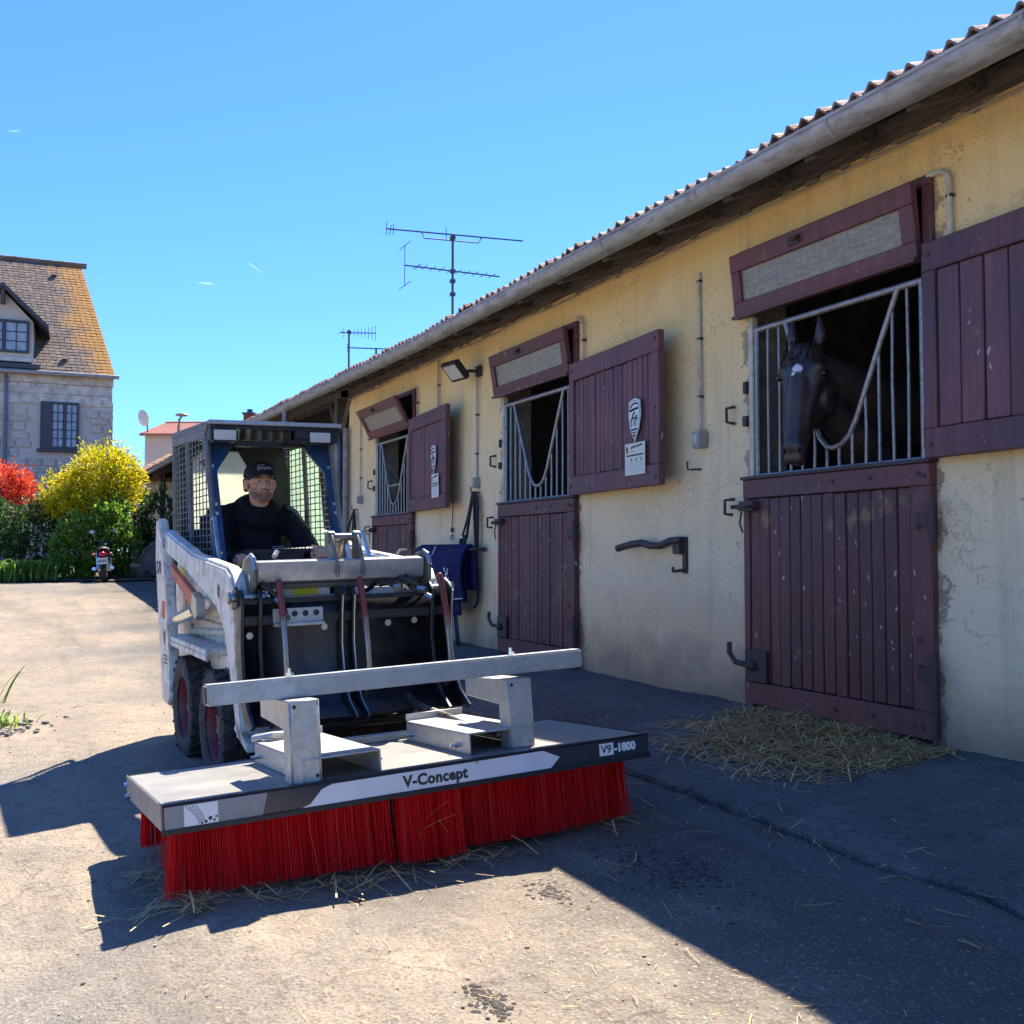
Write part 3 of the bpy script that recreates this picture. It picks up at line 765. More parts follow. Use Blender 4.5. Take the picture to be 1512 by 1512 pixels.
for i, (a, b) in enumerate(DOORS):
    lower_door(a, b, (14, 17, 15)[i], True, 20+i)
    transom(a, b, (.04, .055, .20)[i], 30+i)
    grille(a, b, i == 2, 40+i)
SHUT = [shutter(DOORS[0][1], 1.30, 3, 9, 51), shutter(DOORS[1][1], 1.32, 4, 17, 52), shutter(DOORS[2][1], 1.28, 4, 14, 53)]
# iron frame strips down the left reveal of every door
for a, b in DOORS:
    m = MB(); m.bx(a+.005, a+.045, -.012, .03, 1.56, 2.49); m.build('door_post', 'yellow_white', stable, .004)
    m = MB(); m.bx(a-.035, a+.004, -.03, -.002, 1.86, 1.92); m.bx(a-.03, a, -.028, -.002, 2.05, 2.12); m.build('strike_plate', 'iron', stable, .004)
    m = MB(); m.tube([(a-.13, -.005, 1.99), (a-.15, -.05, 1.98), (a-.15, -.05, 1.90), (a-.13, -.005, 1.89)], .010, 8); m.build('staple', 'iron', stable)

# eaves: rafters, soffit boards, gutter, tiles
EAVE_Y = -.50
def eave_z(s): return lerp(-s, [(-4, 3.055), (6, 3.08), (9, 3.085), (16.5, 3.21), (25, 3.40), (38, 3.545)])
def gutter_run(parent, s0, s1, y, name):
    r, n = .074, 12; mb = MB()
    sts = lines([(s0, s1, 1.0)])
    for s in sts:
        for k in range(n+1):
            q = math.pi+math.pi*k/n; mb.v.append(Vector((s, y+r*math.cos(q), eave_z(s)+r*math.sin(q)+.004*noise.noise(Vector((s*2, k*.2, 0))))))
    m = n+1
    for i in range(len(sts)-1):
        for k in range(n): mb.f.append([i*m+k, i*m+k+1, (i+1)*m+k+1, (i+1)*m+k]); mb.mi.append(0)
    g = mb.build(name, 'zinc', parent, smooth=True)
    so_ = g.modifiers.new('sheet', 'SOLIDIFY'); so_.thickness = .003; so_.offset = 1
    mb = MB(); mb.tube([(s, y-r, eave_z(s)+.004) for s in sts], .010, 8); mb.build('rolled_rim', 'zinc', g)
    ring = MB()
    prof = [(y+(r+.006)*math.cos(math.pi+math.pi*k/n), (r+.006)*math.sin(math.pi+math.pi*k/n)) for k in range(n+1)]
    vs = [(-.009, a, b) for a, b in prof]+[(.009, a, b) for a, b in prof]
    ring.add(vs, [(k, k+1, n+2+k, n+1+k) for k in range(n)]); me = ring.mesh('gutter_joint', 'zinc')
    s = s0+.9
    while s < s1:
        obj('gutter_joint', me, g, (s, 0, eave_z(s))); s += .98
    return g
gutter_run(stable, -17.0, W1, EAVE_Y, 'gutter')
PITCH = math.tan(R(21))
rg = random.Random(11)
m = MB()
def deck_pt(s, y, dz=0): return (s, y, eave_z(s)+.052+(y-EAVE_Y)*PITCH+dz)
sts = lines([(-17.0, W1, 1.0)])
for s in sts:
    for y, dz in ((-.40, 0), (4.0, 0), (4.0, -.06), (-.40, -.03)): m.v.append(Vector(deck_pt(s, y, dz-.02)))
for i in range(len(sts)-1):
    for k in range(4):
        m.f.append([i*4+k, i*4+(k+1) % 4, (i+1)*4+(k+1) % 4, (i+1)*4+k]); m.mi.append(0)
roof = m.build('roof', 'old_wood', stable, smooth=False)
def tile_mesh(nm, mat):
    mb = MB(); n = 14; L = .42; wd = .215
    prof = []
    for k in range(n+1):
        u = k/n; prof.append((u*wd, .021*math.cos(4*math.pi*(u-.25))*.8+.004*math.cos(8*math.pi*u)))
    for t in (0, 1):
        for dz in (0, -.014):
            for x, z in prof: mb.v.append(Vector((x, t*L, z+dz+(.018 if t == 0 else 0))))
    m = n+1
    def q(t, d, k): return t*2*m+d*m+k
    for k in range(n):
        mb.f += [[q(0, 0, k), q(0, 0, k+1), q(1, 0, k+1), q(1, 0, k)], [q(0, 1, k+1), q(0, 1, k), q(1, 1, k), q(1, 1, k+1)], [q(0, 1, k), q(0, 1, k+1), q(0, 0, k+1), q(0, 0, k)]]
    mb.mi = [0]*len(mb.f)
    return mb if nm is None else mb.mesh(nm, mat, angle=60)
tme = tile_mesh('tile', 'tile_clay')
s = -16.9; mass = MB(); tm = tile_mesh(None, None)
while s < W1-.2:
    for row in range(5):
        y = -.475+row*.36
        loc = Vector(deck_pt(s, y, .006+row*.003)); loc.z += rg.uniform(-.009, .010); loc.y += rg.uniform(-.012, .012)
        rt = Euler((math.atan(PITCH)-.03, rg.uniform(-.05, .05), rg.uniform(-.03, .03)))
        if row < 2: obj('tile', tme, roof, loc, rt)
        else: mass.add(tm.v, tm.f, Matrix.Translation(loc) @ rt.to_matrix().to_4x4())
    s += .207
mass.build('upper_tiles', 'tile_clay_mass', roof, kind='stuff', angle=60)
# rafters and soffit boards
rme = MB().box((0, 0, 0), (.075, .62, .11)).mesh('rafter', 'old_wood', .004, seg=1)
s = -12.3
while s < W1:
    obj('rafter', rme, roof, deck_pt(s, -.16, -.095), (math.atan(PITCH), 0, 0)); s += .62
for k, (y, wd) in enumerate(((-.40, .10), (-.27, .13), (-.12, .12), (.0, .10))):
    s = W0
    while s < W1:
        L = rg.uniform(2.2, 3.4); e = min(s+L, W1); mb = MB()
        p, q = Vector(deck_pt(s, y, -.045)), Vector(deck_pt(e-.01, y, -.045))
        T = Matrix.Translation((p+q)/2) @ Euler((math.atan(PITCH)+rg.uniform(-.06, .06), -math.atan2(q.z-p.z, q.x-p.x), rg.uniform(-.004, .004))).to_matrix().to_4x4()
        mb.box((0, 0, 0), ((q-p).length, wd, .02), T); mb.build('soffit_board', 'old_wood', roof, .003, seg=1); s = e
# wall plate beam under the eaves, ragged at the plaster
m = MB(); m.bx(W0, W1, -.025, .06, 3.12, 3.24)
m.build('wall_plate', 'old_wood', roof)
m = MB()
for i in range(150):
    s = rg.uniform(W0, 0); r = rg.uniform(.01, .035)
    m.ball((s, -.012, 3.125+rg.uniform(-.02, .02)), (r*rg.uniform(1, 3), .014, r), 6, 4)
m.build('crumbled_plaster', 'stucco_edge', roof, kind='stuff')

# cables and pipes on the wall
pts = []
for i in range(80):
    s = W0+.1+(1.5-W0)*i/79; pts.append((s, -.035-.012*noise.noise(Vector((s*1.1, 0, 0))), 3.085+.02*noise.noise(Vector((s*.9, 4, 0)))-.012*abs(math.sin(s*2.1))))
m = MB(); m.tube(pts, .0065, 6); tag(m.build('power_cable', 'cable', None, loc=(SX, SY, 0), rot=(0, 0, WROT)), 'thin beige cable running along the top of the yellow wall', 'cable')
def conduit(label, s, z0, z1, mat, r, boxed, top=None, dark=False, bsz=.07):
    t = wthing('wall_conduit', label, 'conduit', s, 0, z0, group='conduits on the stable wall')
    m = MB(); pts = [(0, -.022, 0), (0, -.022, z1-z0)]
    if top: pts += [(x, y, z-z0) for x, y, z in top]
    m.tube(pts, r, 8); m.build('pipe', mat, t)
    cl = MB().box((0, -.018, 0), (.034, .03, .016)).mesh('pipe_clip', 'iron', .003, seg=1)
    k = .22
    while k < z1-z0-.05:
        obj('pipe_clip', cl, t, (0, 0, k)); k += .36
    if boxed:
        m = MB(); m.box((.012, -.035, -.05), (bsz, .062, bsz*1.25)); m.build('switch_box', 'box_grey', t, .006)
        m = MB(); m.box((.012, -.068, -.05), (bsz*.5, .01, bsz*.6)); m.build('switch_cover', 'pvc_white', t, .003)
conduit('pale pipe with a square switch box between the maroon upper door and the horse door', -5.045, 1.875, 2.87, 'pvc_white', .012, True, bsz=.085)
conduit('slim rusty conduit ending in a socket below the floodlight', -8.43, 1.82, 2.74, 'galv_pipe', .010, True, bsz=.075)
conduit('short conduit dropping from the eaves above the farthest upper door', -9.39, 2.60, 3.10, 'galv_pipe', .013, False)
conduit('thin dark conduit with a small switch at the far end of the wall', -11.96, 1.83, 2.86, 'galv_pipe', .009, True, bsz=.075)
conduit('bent beige pipe over the horse door leading behind its upper door', -3.17, 2.53, 2.80, 'yellow_white', .013, False, top=[(-.01, -.022, 2.85), (-.04, -.022, 2.875), (-.12, -.02, 2.88)])
conduit('bent thin wire pipe beside the middle transom window', -6.47, 2.5, 2.84, 'galv_pipe', .007, False, top=[(-.03, -.022, 2.89), (-.1, -.022, 2.91)])
conduit('bent thin wire pipe beside the farthest transom window', -9.98, 2.5, 2.84, 'galv_pipe', .007, False, top=[(-.03, -.022, 2.89), (-.08, -.022, 2.90)])

# floodlight
t = wthing('floodlight', 'black square floodlight on a bracket between the two far doors', 'floodlight', -8.40, 0, 2.80)
m = MB(); m.bx(-.05, .05, -.03, 0, -.05, .05); m.tube([(0, -.03, 0), (-.03, -.12, 0)], .016, 8); m.build('bracket', 'iron', t, .004)
fl = MB(); fl.box((0, 0, 0), (.26, .05, .20)); f = fl.build('lamp_head', 'black_plastic', t, .008, loc=(-.08, -.22, .0), rot=Vector((.12, -.72, -.68)).to_track_quat('-Y', 'Z').to_euler())
m = MB(); m.box((0, -.026, 0), (.205, .006, .15)); m.build('lens', 'light_lens', f, .004)
m = MB()
for i in range(7): m.box((-.1+.033*i, .034, 0), (.008, .025, .17))
m.build('cooling_fin', 'black_plastic', f)

# saddle rack arm, hooks
t = wthing('saddle_rack', 'dark green folding rack arm on the bare wall beside the horse door', 'rack', -5.235, 0, 1.02)
m = MB(); m.bx(-.014, .03, -.018, 0, -.02, .21); m.tube([(.008, -.02, 0), (-.02, -.05, -.005), (-.05, -.06, -.01), (-.055, -.06, .02)], .011, 8); m.build('wall_plate', 'iron', t, .004)
m = MB(); m.tube([(0, -.035, .19), (-.10, -.045, .185), (-.2, -.055, .155), (-.30, -.06, .155), (-.40, -.065, .175), (-.52, -.075, .165), (-.66, -.085, .14)], .024, 10)
m.ball((-.66, -.085, .14), .025); m.build('arm', 'iron', t)
m = MB(); m.bx(-.085, .0, -.045, -.012, .10, .175); m.build('stop_bracket', 'iron', t, .006)
def hook(label, s, z, L):
    t = wthing('wall_hook', label, 'hook', s, 0, z, group='hooks in the stable wall')
    m = MB(); m.tube([(.0, 0, 0), (-.03, -L*.6, .0), (-.05, -L, .0), (-.055, -L, .05)], .007, 6); m.build('hook_rod', 'iron', t)
hook('small bent iron hook between the switch box and the green rack arm', -5.06, 1.645, .07)
hook('small iron hook holding the black ropes by the middle door', -8.40, 1.68, .07)
hook('iron hook holding the bridle at the far end of the wall', -12.13, 1.67, .06)
# signs and notices screwed to the open upper doors
def on_shutter(sh, x, z, name, label, cat, group):
    mw = Matrix.Translation((SX, SY, 0)) @ Euler((0, 0, WROT)).to_matrix().to_4x4() @ Matrix.Translation(sh.location) @ sh.rotation_euler.to_matrix().to_4x4() @ Matrix.Translation((x, -.060, z))
    return thing(name, label, cat, mw.translation, mw.to_euler(), group)
def shield(sh, x, z, k, label):
    t = on_shutter(sh, x, z, 'shield_plaque', label, 'plaque', 'white shield plaques')
    P = [(-.075, .125), (0, .145), (.075, .125), (.085, .03), (.06, -.06), (0, -.145), (-.06, -.06), (-.085, .03)]
    m = MB(); m.prism([(a*k, b*k) for a, b in P], -.006, .0, 'y'); m.build('board', 'shield_white', t, .002, seg=1)
    m = MB(); rg = random.Random(3)
    m.tube([(a*k*.9, -.0068, b*k*.9) for a, b in P]+[(P[0][0]*.9*k, -.0068, P[0][1]*.9*k)], .0016, 4)
    def st(pts, r=.003): m.tube([(a*k, -.0068, b*k) for a, b in pts], r*k, 4)
    # rider on a horse, lines of lettering above and below, drawn as strokes
    st([(-.055, .065), (.055, .075)], .008); st([(-.05, .085), (-.02, .105), (.02, .11), (.05, .10)], .006)
    st([(-.045, -.01), (-.02, .015), (.02, .01), (.04, .03)], .006); st([(-.02, .015), (-.01, .04), (.01, .05)], .006); st([(-.04, -.01), (-.035, -.045)], .004); st([(.02, .01), (.025, -.04)], .004)
    st([(.0, .0), (-.005, -.04)], .004); st([(.03, .02), (.045, -.005)], .005)
    st([(-.035, -.065), (.035, -.06)], .006); st([(-.02, -.085), (.02, -.08)], .005); st([(-.01, -.105), (.012, -.1)], .006)
    m.build('print', 'dark_print', t)
def notice(sh, x, z, w_, h_, label, split=False):
    t = on_shutter(sh, x, z, 'feeding_notice', label, 'notice', 'paper notices on the upper doors')
    m = MB()
    if split: m.bx(-w_/2, w_/2, -.003, 0, .012, h_/2); m.bx(-w_/2+.005, w_/2+.01, -.003, 0, -h_/2, .004)
    else: m.bx(-w_/2, w_/2, -.003, 0, -h_/2, h_/2)
    m.build('sheet', 'paper', t)
    m = MB(); m.bx(-w_*.42, w_*.42, -.0042, -.0035, h_*.09, h_*.14)
    for k in range(3): m.tube([(-w_*.16+k*w_*.24, -.0042, h_*.02), (-w_*.14+k*w_*.24, -.0042, -h_*.05), (-w_*.18+k*w_*.24, -.0042, -h_*.06)], .0035, 4)
    for k in range(4): m.bx(-w_*.42, w_*.42, -.0042, -.0035, -h_*(.14+.08*k), -h_*(.135+.08*k))
    xs = [(-w_*.2+w_*.025*i, h_*(.36+.035*math.sin(i*2.3)+.02*math.sin(i*5.1)+.006*i*.4)) for i in range(26)]
    m.tube([(a, -.0042, b) for a, b in xs if a < w_*.42], .0028, 4)
    m.bx(-w_*.18, .0, -.0042, -.0035, h_*.235, h_*.25)
    m.build('print', 'dark_print', t)
    m = MB(); m.bx(-w_*.44, -w_*.34, -.0042, -.0035, h_*.2, h_*.4); m.build('emblem', 'leaf_green', t)
shield(SHUT[1], 1.03, 2.00, 1.0, 'white shield plaque with a rider on the middle open upper door')
notice(SHUT[1], 1.03, 1.745, .265, .21, 'white paper notice below the shield on the middle open upper door')
shield(SHUT[2], .93, 2.04, 1.0, 'white shield plaque on the farthest open upper door')
notice(SHUT[2], .98, 1.78, .22, .23, 'two part paper notice on the farthest open upper door', True)

# ropes, bridles and the blue rug on the wall between the two far doors
t = wthing('horse_rug', 'navy blue horse rug folded over a bar on the yellow wall', 'horse rug', -8.66, 0, 1.16)
m = MB(); m.tube([(.42, -.02, .0), (.42, -.12, .0), (-.62, -.30, .0)], .020, 10); m.build('rack_bar', 'iron', t)
def drape(x0, x1, zt, zb, thick, seed, bulge):
    mb = MB(); nx, nz = 16, 22; pts = []
    for i in range(nx+1):
        u = i/nx; x = x0+(x1-x0)*u; yb = -.12-.18*(.42-x)/1.04
        col = []
        for j in range(nz+1):
            v = j/nz; a = v*2-1     # over the bar: front and back leg
            drop = (abs(a)-.06)/.94 if abs(a) > .06 else 0
            z = zt-drop*(zt-zb if a < 0 else (zt-zb)*.8)
            y = yb+(-thick if a < 0 else thick*.6)*min(1, abs(a)*6)-(bulge*math.sin(math.pi*drop)*(1 if a < 0 else 0))
            y += .014*noise.noise(Vector((x*5+seed, z*3, a)))
            col.append(Vector((x+.012*noise.noise(Vector((z*6, seed, a))), y, z)))
        pts.append(col)
    for c in pts: mb.v += c
    n = nz+1
    for i in range(nx):
        for j in range(nz): mb.f.append([i*n+j, i*n+j+1, (i+1)*n+j+1, (i+1)*n+j]); mb.mi.append(0)
    return mb
o = drape(-.50, .36, .03, -.47, .05, 1, .05).build('outer_fold', 'rug_blue', t, angle=80); o.modifiers.new('thick', 'SOLIDIFY').thickness = .018
o = drape(-.42, .24, .01, -.60, .025, 2, .02).build('inner_fold', 'rug_blue', t, angle=80); o.modifiers.new('thick', 'SOLIDIFY').thickness = .018
m = MB(); m.tube([(-.12, -.285, .03), (-.22, -.34, -.2), (-.36, -.40, -.42)], .008, 6); m.tube([(-.50, -.37, -.465), (-.1, -.30, -.475), (.36, -.22, -.44)], .008, 6); m.build('piping', 'piping', t)
m = MB()
for dx in (0, .05):
    m.add([(.02+dx, -.17, -.5), (.06+dx, -.17, -.5), (.045+dx, -.12, -.93), (.005+dx, -.12, -.93)], [(0, 1, 2, 3)])
o = m.build('girth_strap', 'strap_navy', t); o.modifiers.new('thick', 'SOLIDIFY').thickness = .006
m = MB()
for i in range(8): m.tube([Vector((.17+.014*math.sin(i), -.30, -.18-.042*i))+Vector(p) for p in arc((0, 0), .02, 0, 360, 8, lambda a, b: (a*(1 if i % 2 else .3), -a*(0 if i % 2 else 1), b*1.5))], .005, 5, closed=True)
m.build('chain', 'chrome', t)
t = wthing('lead_ropes', 'black lead ropes and a head collar hanging from a hook beside the blue rug', 'ropes', -8.42, 0, 1.68)
m = MB()
def rope(pts, r=.011):
    out = []; pts = [Vector(p) for p in pts]; pts = [pts[0]]+pts+[pts[-1]]
    for i in range(1, len(pts)-2):
        for k in range(6):
            u = k/6; p0, p1, p2, p3 = pts[i-1:i+3]
            out.append(.5*((2*p1)+(p2-p0)*u+(2*p0-5*p1+4*p2-p3)*u*u+(3*p1-p0-3*p2+p3)*u**3))
    out.append(pts[-2]); m.tube(out, r, 7)
rope([(-.02, -.06, 0), (-.10, -.08, -.25), (-.22, -.10, -.47)]); rope([(0, -.06, .01), (-.06, -.07, -.2), (-.09, -.09, -.42)], .014)
rope([(.01, -.06, .01), (.05, -.07, -.25), (.07, -.06, -.6), (.09, -.05, -.95), (.02, -.06, -1.05)], .014); rope([(-.01, -.05, .01), (.03, -.05, -.3), (.055, -.05, -.7)]); rope([(.02, -.05, 0), (.07, -.05, -.12), (.06, -.05, -.5), (.03, -.06, -.75)], .016)
m.build('rope', 'strap_black', t)
m = MB(); rope([(-.12, -.11, -.40), (-.15, -.12, -.45), (-.10, -.13, -.50), (-.05, -.12, -.44), (-.09, -.11, -.40)], .018); rope([(-.22, -.22, -.62), (-.14, -.25, -.55), (.0, -.2, -.53)], .02); m.build('noseband', 'strap_black', t)
m = MB(); m.ball((-.10, -.13, -.41), .018); m.build('ring', 'chrome', t)
m = MB(); m.tube([(.02, -.09, -.56), (.05, -.09, -.68)], .012, 6); m.build('snap_clip', 'chrome', t)
t = wthing('bridle', 'black bridle hanging beside the downpipe at the far end of the wall', 'bridle', -12.13, 0, 1.66)
m = MB(); rope([(0, -.05, 0), (-.12, -.08, -.22), (-.18, -.08, -.42), (-.02, -.06, -.5), (.04, -.05, -.2), (0, -.05, 0)], .013); rope([(.01, -.05, 0), (.05, -.05, -.3), (-.03, -.06, -.62)], .016); rope([(0, -.05, 0), (-.03, -.06, -.35), (.03, -.05, -.65)], .012); m.build('strap', 'strap_black', t)
t = wthing('tether_clip', 'short tether with a snap clip hanging under the farthest upper door', 'tether', -9.02, 0, 1.3)
m = MB(); m.tube([(0, -.01, .34), (.0, -.02, .07)], .005, 6); m.build('cord', 'iron', t)
m = MB(); m.ball((0, -.02, .05), (.015, .015, .03)); m.tube(arc((0, -.02), .022, 0, 300, 10, lambda a, b: (a, -.02, b)), .006, 6); m.build('clip', 'iron', t)
# ------------------------------------------------------------------ downpipes and the open shed beyond the wall
def gutter_pipe(label, pts, r, mat):
    t = wthing('downpipe', label, 'downpipe', pts[-1][0], pts[-1][1], pts[-1][2])
    b = Vector(pts[-1]); m = MB(); m.tube([Vector(p)-b for p in pts], r, 12); m.build('pipe', mat, t)
    m = MB()
    for z in (.5, 1.5): m.tube([(0, 0, z), (0, 0, z+.05)], r+.008, 12)
    m.build('collar', mat, t)
zb = gz(-12.6, -.1)-.05
gutter_pipe('grey zinc downpipe with a swan neck from the gutter past the wall end', [(-13.9, -.5, 3.10), (-13.9, -.5, 2.95), (-13.82, -.46, 2.86), (-13.6, -.36, 2.80), (-12.98, -.13, 2.72), (-12.78, -.09, 2.66), (-12.70, -.09, 2.50), (-12.70, -.09, zb)], .045, 'zinc_pipe')
gutter_pipe('straight brownish downpipe fixed on the end corner of the yellow wall', [(-12.46, -.06, 2.72), (-12.46, -.06, zb)], .038, 'zinc_pipe')
shed = wthing('open_shed', 'dark open timber shed with posts continuing from the stable', 'shed', -25, 0, 0)
def sp(s, y, z): return (s+25, y, z)
m = MB()
sts = lines([(-38, -12.6, 1.0)])
for s in sts:
    z0 = gz(s, 0)
    for p in ((s, 3.0, z0-.3), (s, 3.0, eave_z(s)+1.36), (s, 3.1, eave_z(s)+1.36), (s, 3.1, z0-.3)): m.v.append(Vector(sp(*p)))
for i in range(len(sts)-1):
    for k in range(4): m.f.append([i*4+k, i*4+(k+1) % 4, (i+1)*4+(k+1) % 4, (i+1)*4+k]); m.mi.append(0)
m.build('back_wall', 'dark_interior', shed)
rg = random.Random(9)
s = -12.9
while s > -38:
    z0 = gz(s, 0); zt = eave_z(s)+.02
    m = MB(); m.bx(s+25-.07, s+25+.07, -.07, .07, z0-.05, zt); m.build('post', 'post_wood', shed, .006)
    m = MB(); m.tube([sp(s, -.0, zt-.55), sp(s+.5, 0, zt-.02)], .045, 4); m.tube([sp(s, -.0, zt-.55), sp(s-.5, 0, zt-.02)], .045, 4); m.build('brace', 'post_wood', shed)
    s -= 3.1
m = MB()
for s in sts:
    for y, z in ((-.09, .0), (.09, .0), (.09, .16), (-.09, .16)): m.v.append(Vector(sp(s, y, eave_z(s)+z)))
for i in range(len(sts)-1):
    for k in range(4): m.f.append([i*4+k, i*4+(k+1) % 4, (i+1)*4+(k+1) % 4, (i+1)*4+k]); m.mi.append(0)
m.build('eaves_beam', 'old_wood', shed)
# some boards closing the far bays
for s in (-24.5, -27.6, -30.7, -33.8):
    for k in range(8):
        ss = s-.2-.36*k; z0 = gz(ss, 0)
        if rg.random() < .25: continue
        m = MB(); m.bx(ss+25-.165, ss+25+.165, .9, .93, z0, z0+rg.uniform(1.3, 2.2)); m.build('wall_board', 'post_wood', shed)
m = MB(); sts2 = lines([(-38, -17.03, 1.0)])
for s in sts2:
    for y, dz in ((-.46, 0), (3.6, 0), (3.6, -.06), (-.46, -.03)): m.v.append(Vector(deck_pt(s, y, dz-.02))+Vector((25, 0, 0)))
for i in range(len(sts2)-1):
    for k in range(4): m.f.append([i*4+k, i*4+(k+1) % 4, (i+1)*4+(k+1) % 4, (i+1)*4+k]); m.mi.append(0)
r2 = m.build('roof', 'old_wood', shed, smooth=False)
mass = MB(); s = -37.9
while s < -17.2:
    for row in range(4):
        loc = Vector(deck_pt(s, -.545+row*.36, .008+row*.003))+Vector((25, 0, rg.uniform(-.008, .012)))
        mass.add(tm.v, tm.f, Matrix.Translation(loc) @ Euler((math.atan(PITCH)-.03, rg.uniform(-.05, .05), 0)).to_matrix().to_4x4())
    s += .207
mass.build('roof_tiles', 'tile_clay_mass', r2, kind='stuff', angle=60)
g2 = gutter_run(shed, -38, -17.03, EAVE_Y, 'gutter')
g2.location.x += 25

# ------------------------------------------------------------------ aerials on the roof
def aerial(name, label, s, y, z0, z1, booms):
    t = wthing(name, label, 'aerial', s, y, z0, group='television aerials on the stable roof')
    m = MB(); m.tube([(0, 0, 0), (0, 0, z1-z0)], .020, 8); m.build('mast', 'antenna_metal', t)
    for z in booms['clamps']:
        m = MB(); m.box((0, 0, z-z0), (.07, .07, .05)); m.build('clamp', 'antenna_metal', t)
    for (p, q, els, rail) in booms['booms']:
        p, q = Vector(p)-Vector((s, y, z0)), Vector(q)-Vector((s, y, z0))
        m = MB(); m.tube([p, q], .011, 6)
        if rail:
            d = (q-p); k = [p+d*u for u in (.25, .27, .67, .69)]
            m.tube([k[0], k[1]-Vector((0, 0, .09)), k[2]-Vector((0, 0, .09)), k[3]], .010, 6)
        b = m.build('boom', 'antenna_metal', t)
        for u, vec, ln in els:
            c = p+(q-p)*u; v = Vector(vec)*ln/2
            m = MB(); m.tube([c-v, c+v], .0055, 5); m.build('element', 'antenna_metal', b)
H, V = (1, 0, 0), (0, 0, 1)
aerial('roof_aerial', 'tall television aerial with two long booms above the gutter', -13.87, 2.0, 4.05, 5.93, {'clamps': (5.88, 5.37, 5.22, 5.02), 'booms': [
    ((-14.02, 1.0, 5.92), (-13.6, 3.05, 5.90), [(.0, V, .20), (.03, (0.6, 0, .8), .16), (.05, V, .16), (.43, V, .2), (.98, H, .06), (.6, H, .05)], True),
    ((-14.05, 1.3, 5.42), (-13.80, 2.75, 5.36), [(.0, V, .62)]+[(.12, H, .34), (.14, H, .26)]+[(.2+.09*i, H, .26) for i in range(9)], False),
    ((-14.05, 1.3, 5.72), (-14.05, 1.31, 5.72), [(.5, H, .5)], False), ((-14.05, 1.3, 5.12), (-14.05, 1.31, 5.12), [(.5, H, .5)], False)]})
aerial('roof_aerial', 'slim aerial with one short boom farther along the roof', -19.2, 2.0, 4.3, 5.55, {'clamps': (5.5,), 'booms': [((-19.3, 1.85, 5.50), (-19.05, 2.5, 5.50), [(.0, H, .3), (.1, V, .2)]+[(.3+.1*i, V, .08+.03*i) for i in range(8)], False)]})
aerial('roof_aerial', 'lowest small aerial just showing above the roof tiles', -18.1, 2.2, 4.2, 5.0, {'clamps': (), 'booms': [((-18.3, 1.7, 5.0), (-18.1, 2.4, 5.0), [(.0, V, .16)]+[(.15+.1*i, H, .12) for i in range(8)], False)]})

# ------------------------------------------------------------------ stone house
HX, HY = -12.02, 30.0; hz = gxy(HX, HY)-.1; HR = R(23)
house = thing('stone_house', 'stone house with a steep lichen covered tile roof and a dormer', 'house', (HX, HY, 0), (0, 0, HR))
m = MB(); m.bx(-12, -.02, .02, 8.6, hz, 6.35)
hw = m.build('wall', 'mortar', house)
rg = random.Random(4)
z = 2.0
while z < 5.42:
    h = rg.uniform(.17, .27); x = -7.6+rg.uniform(-.3, 0)
    if z+h > 5.45: break
    while x < -.02:
        L = rg.uniform(.26, .62); e = min(x+L, 0.02)
        if e-x > .12 and not (e > -2.02 and x < -.80 and z+h > 4.08 and z < 5.7):
            mb = MB(); mb.box((0, 0, 0), (e-x-.03, .10, h-.028)); mb.build('stone', 'stone', hw, .025, loc=((x+e)/2, .015+rg.uniform(-.02, .012), z+h/2), rot=(0, rg.uniform(-.02, .02), 0))
        x = e
    z += h
# corner quoins on the gable side
z = 2.0
while z < 5.4:
    h = rg.uniform(.22, .34); m = MB(); m.box((0, 0, 0), (.10, rg.uniform(.3, .6), h-.02)); m.build('quoin', 'stone', hw, .02, loc=(.0, .28, z+h/2)); z += h
m = MB(); m.bx(-12, .02, -.03, .1, 5.47, 5.78); m.build('stone_band', 'cornice_stone', hw, .01)
m = MB(); m.bx(-12, .02, -.02, .1, 5.79, 6.08); m.bx(-12, .05, -.07, .1, 6.09, 6.33); m.build('cornice', 'cornice_stone', hw, .012)
def casement(parent, x0, x1, z0, z1, y, cols, rows, leaf, nm='window', mat='curtain_pane'):
    f = MB(); t = .06
    f.bx(x0, x0+t, y-.05, y+.06, z0, z1); f.bx(x1-t, x1, y-.05, y+.06, z0, z1); f.bx(x0+t, x1-t, y-.05, y+.06, z0, z0+t); f.bx(x0+t, x1-t, y-.05, y+.06, z1-t, z1)
    a = x0+t+(leaf if leaf else 0); mid = (a+x1-t)/2
    f.bx(mid-.04, mid+.04, y-.04, y+.05, z0+t, z1-t)
    if leaf: f.bx(x0+t+.005, a, y-.06, y-.03, z0+t, z1-t)
    for lo, hi in ((a, mid-.04), (mid+.04, x1-t)):
        for i in range(1, cols): xx = lo+(hi-lo)*i/cols; f.bx(xx-.012, xx+.012, y-.03, y+.03, z0+t, z1-t)
        for j in range(1, rows): zz = z0+t+(z1-z0-2*t)*j/rows; f.bx(lo, hi, y-.028, y+.028, zz-.012, zz+.012)
    w = f.build(nm, 'dark_frame', parent, smooth=False)
    for lo, hi in ((a, mid-.04), (mid+.04, x1-t)):
        for i in range(cols):
            for j in range(rows):
                xa, xb = lo+(hi-lo)*i/cols, lo+(hi-lo)*(i+1)/cols; za, zb_ = z0+t+(z1-z0-2*t)*j/rows, z0+t+(z1-z0-2*t)*(j+1)/rows
                m = MB(); m.bx(xa+.013, xb-.013, y, y+.006, za+.013, zb_-.013); m.build('pane', mat, w, smooth=False)
    return w
wn = casement(house, -1.92, -.88, 4.17, 5.55, -.07, 2, 5, .26)
m = MB(); m.bx(-2.0, -.80, -.16, .0, 4.07, 4.16); m.build('sill', 'dark_frame', wn, .008)
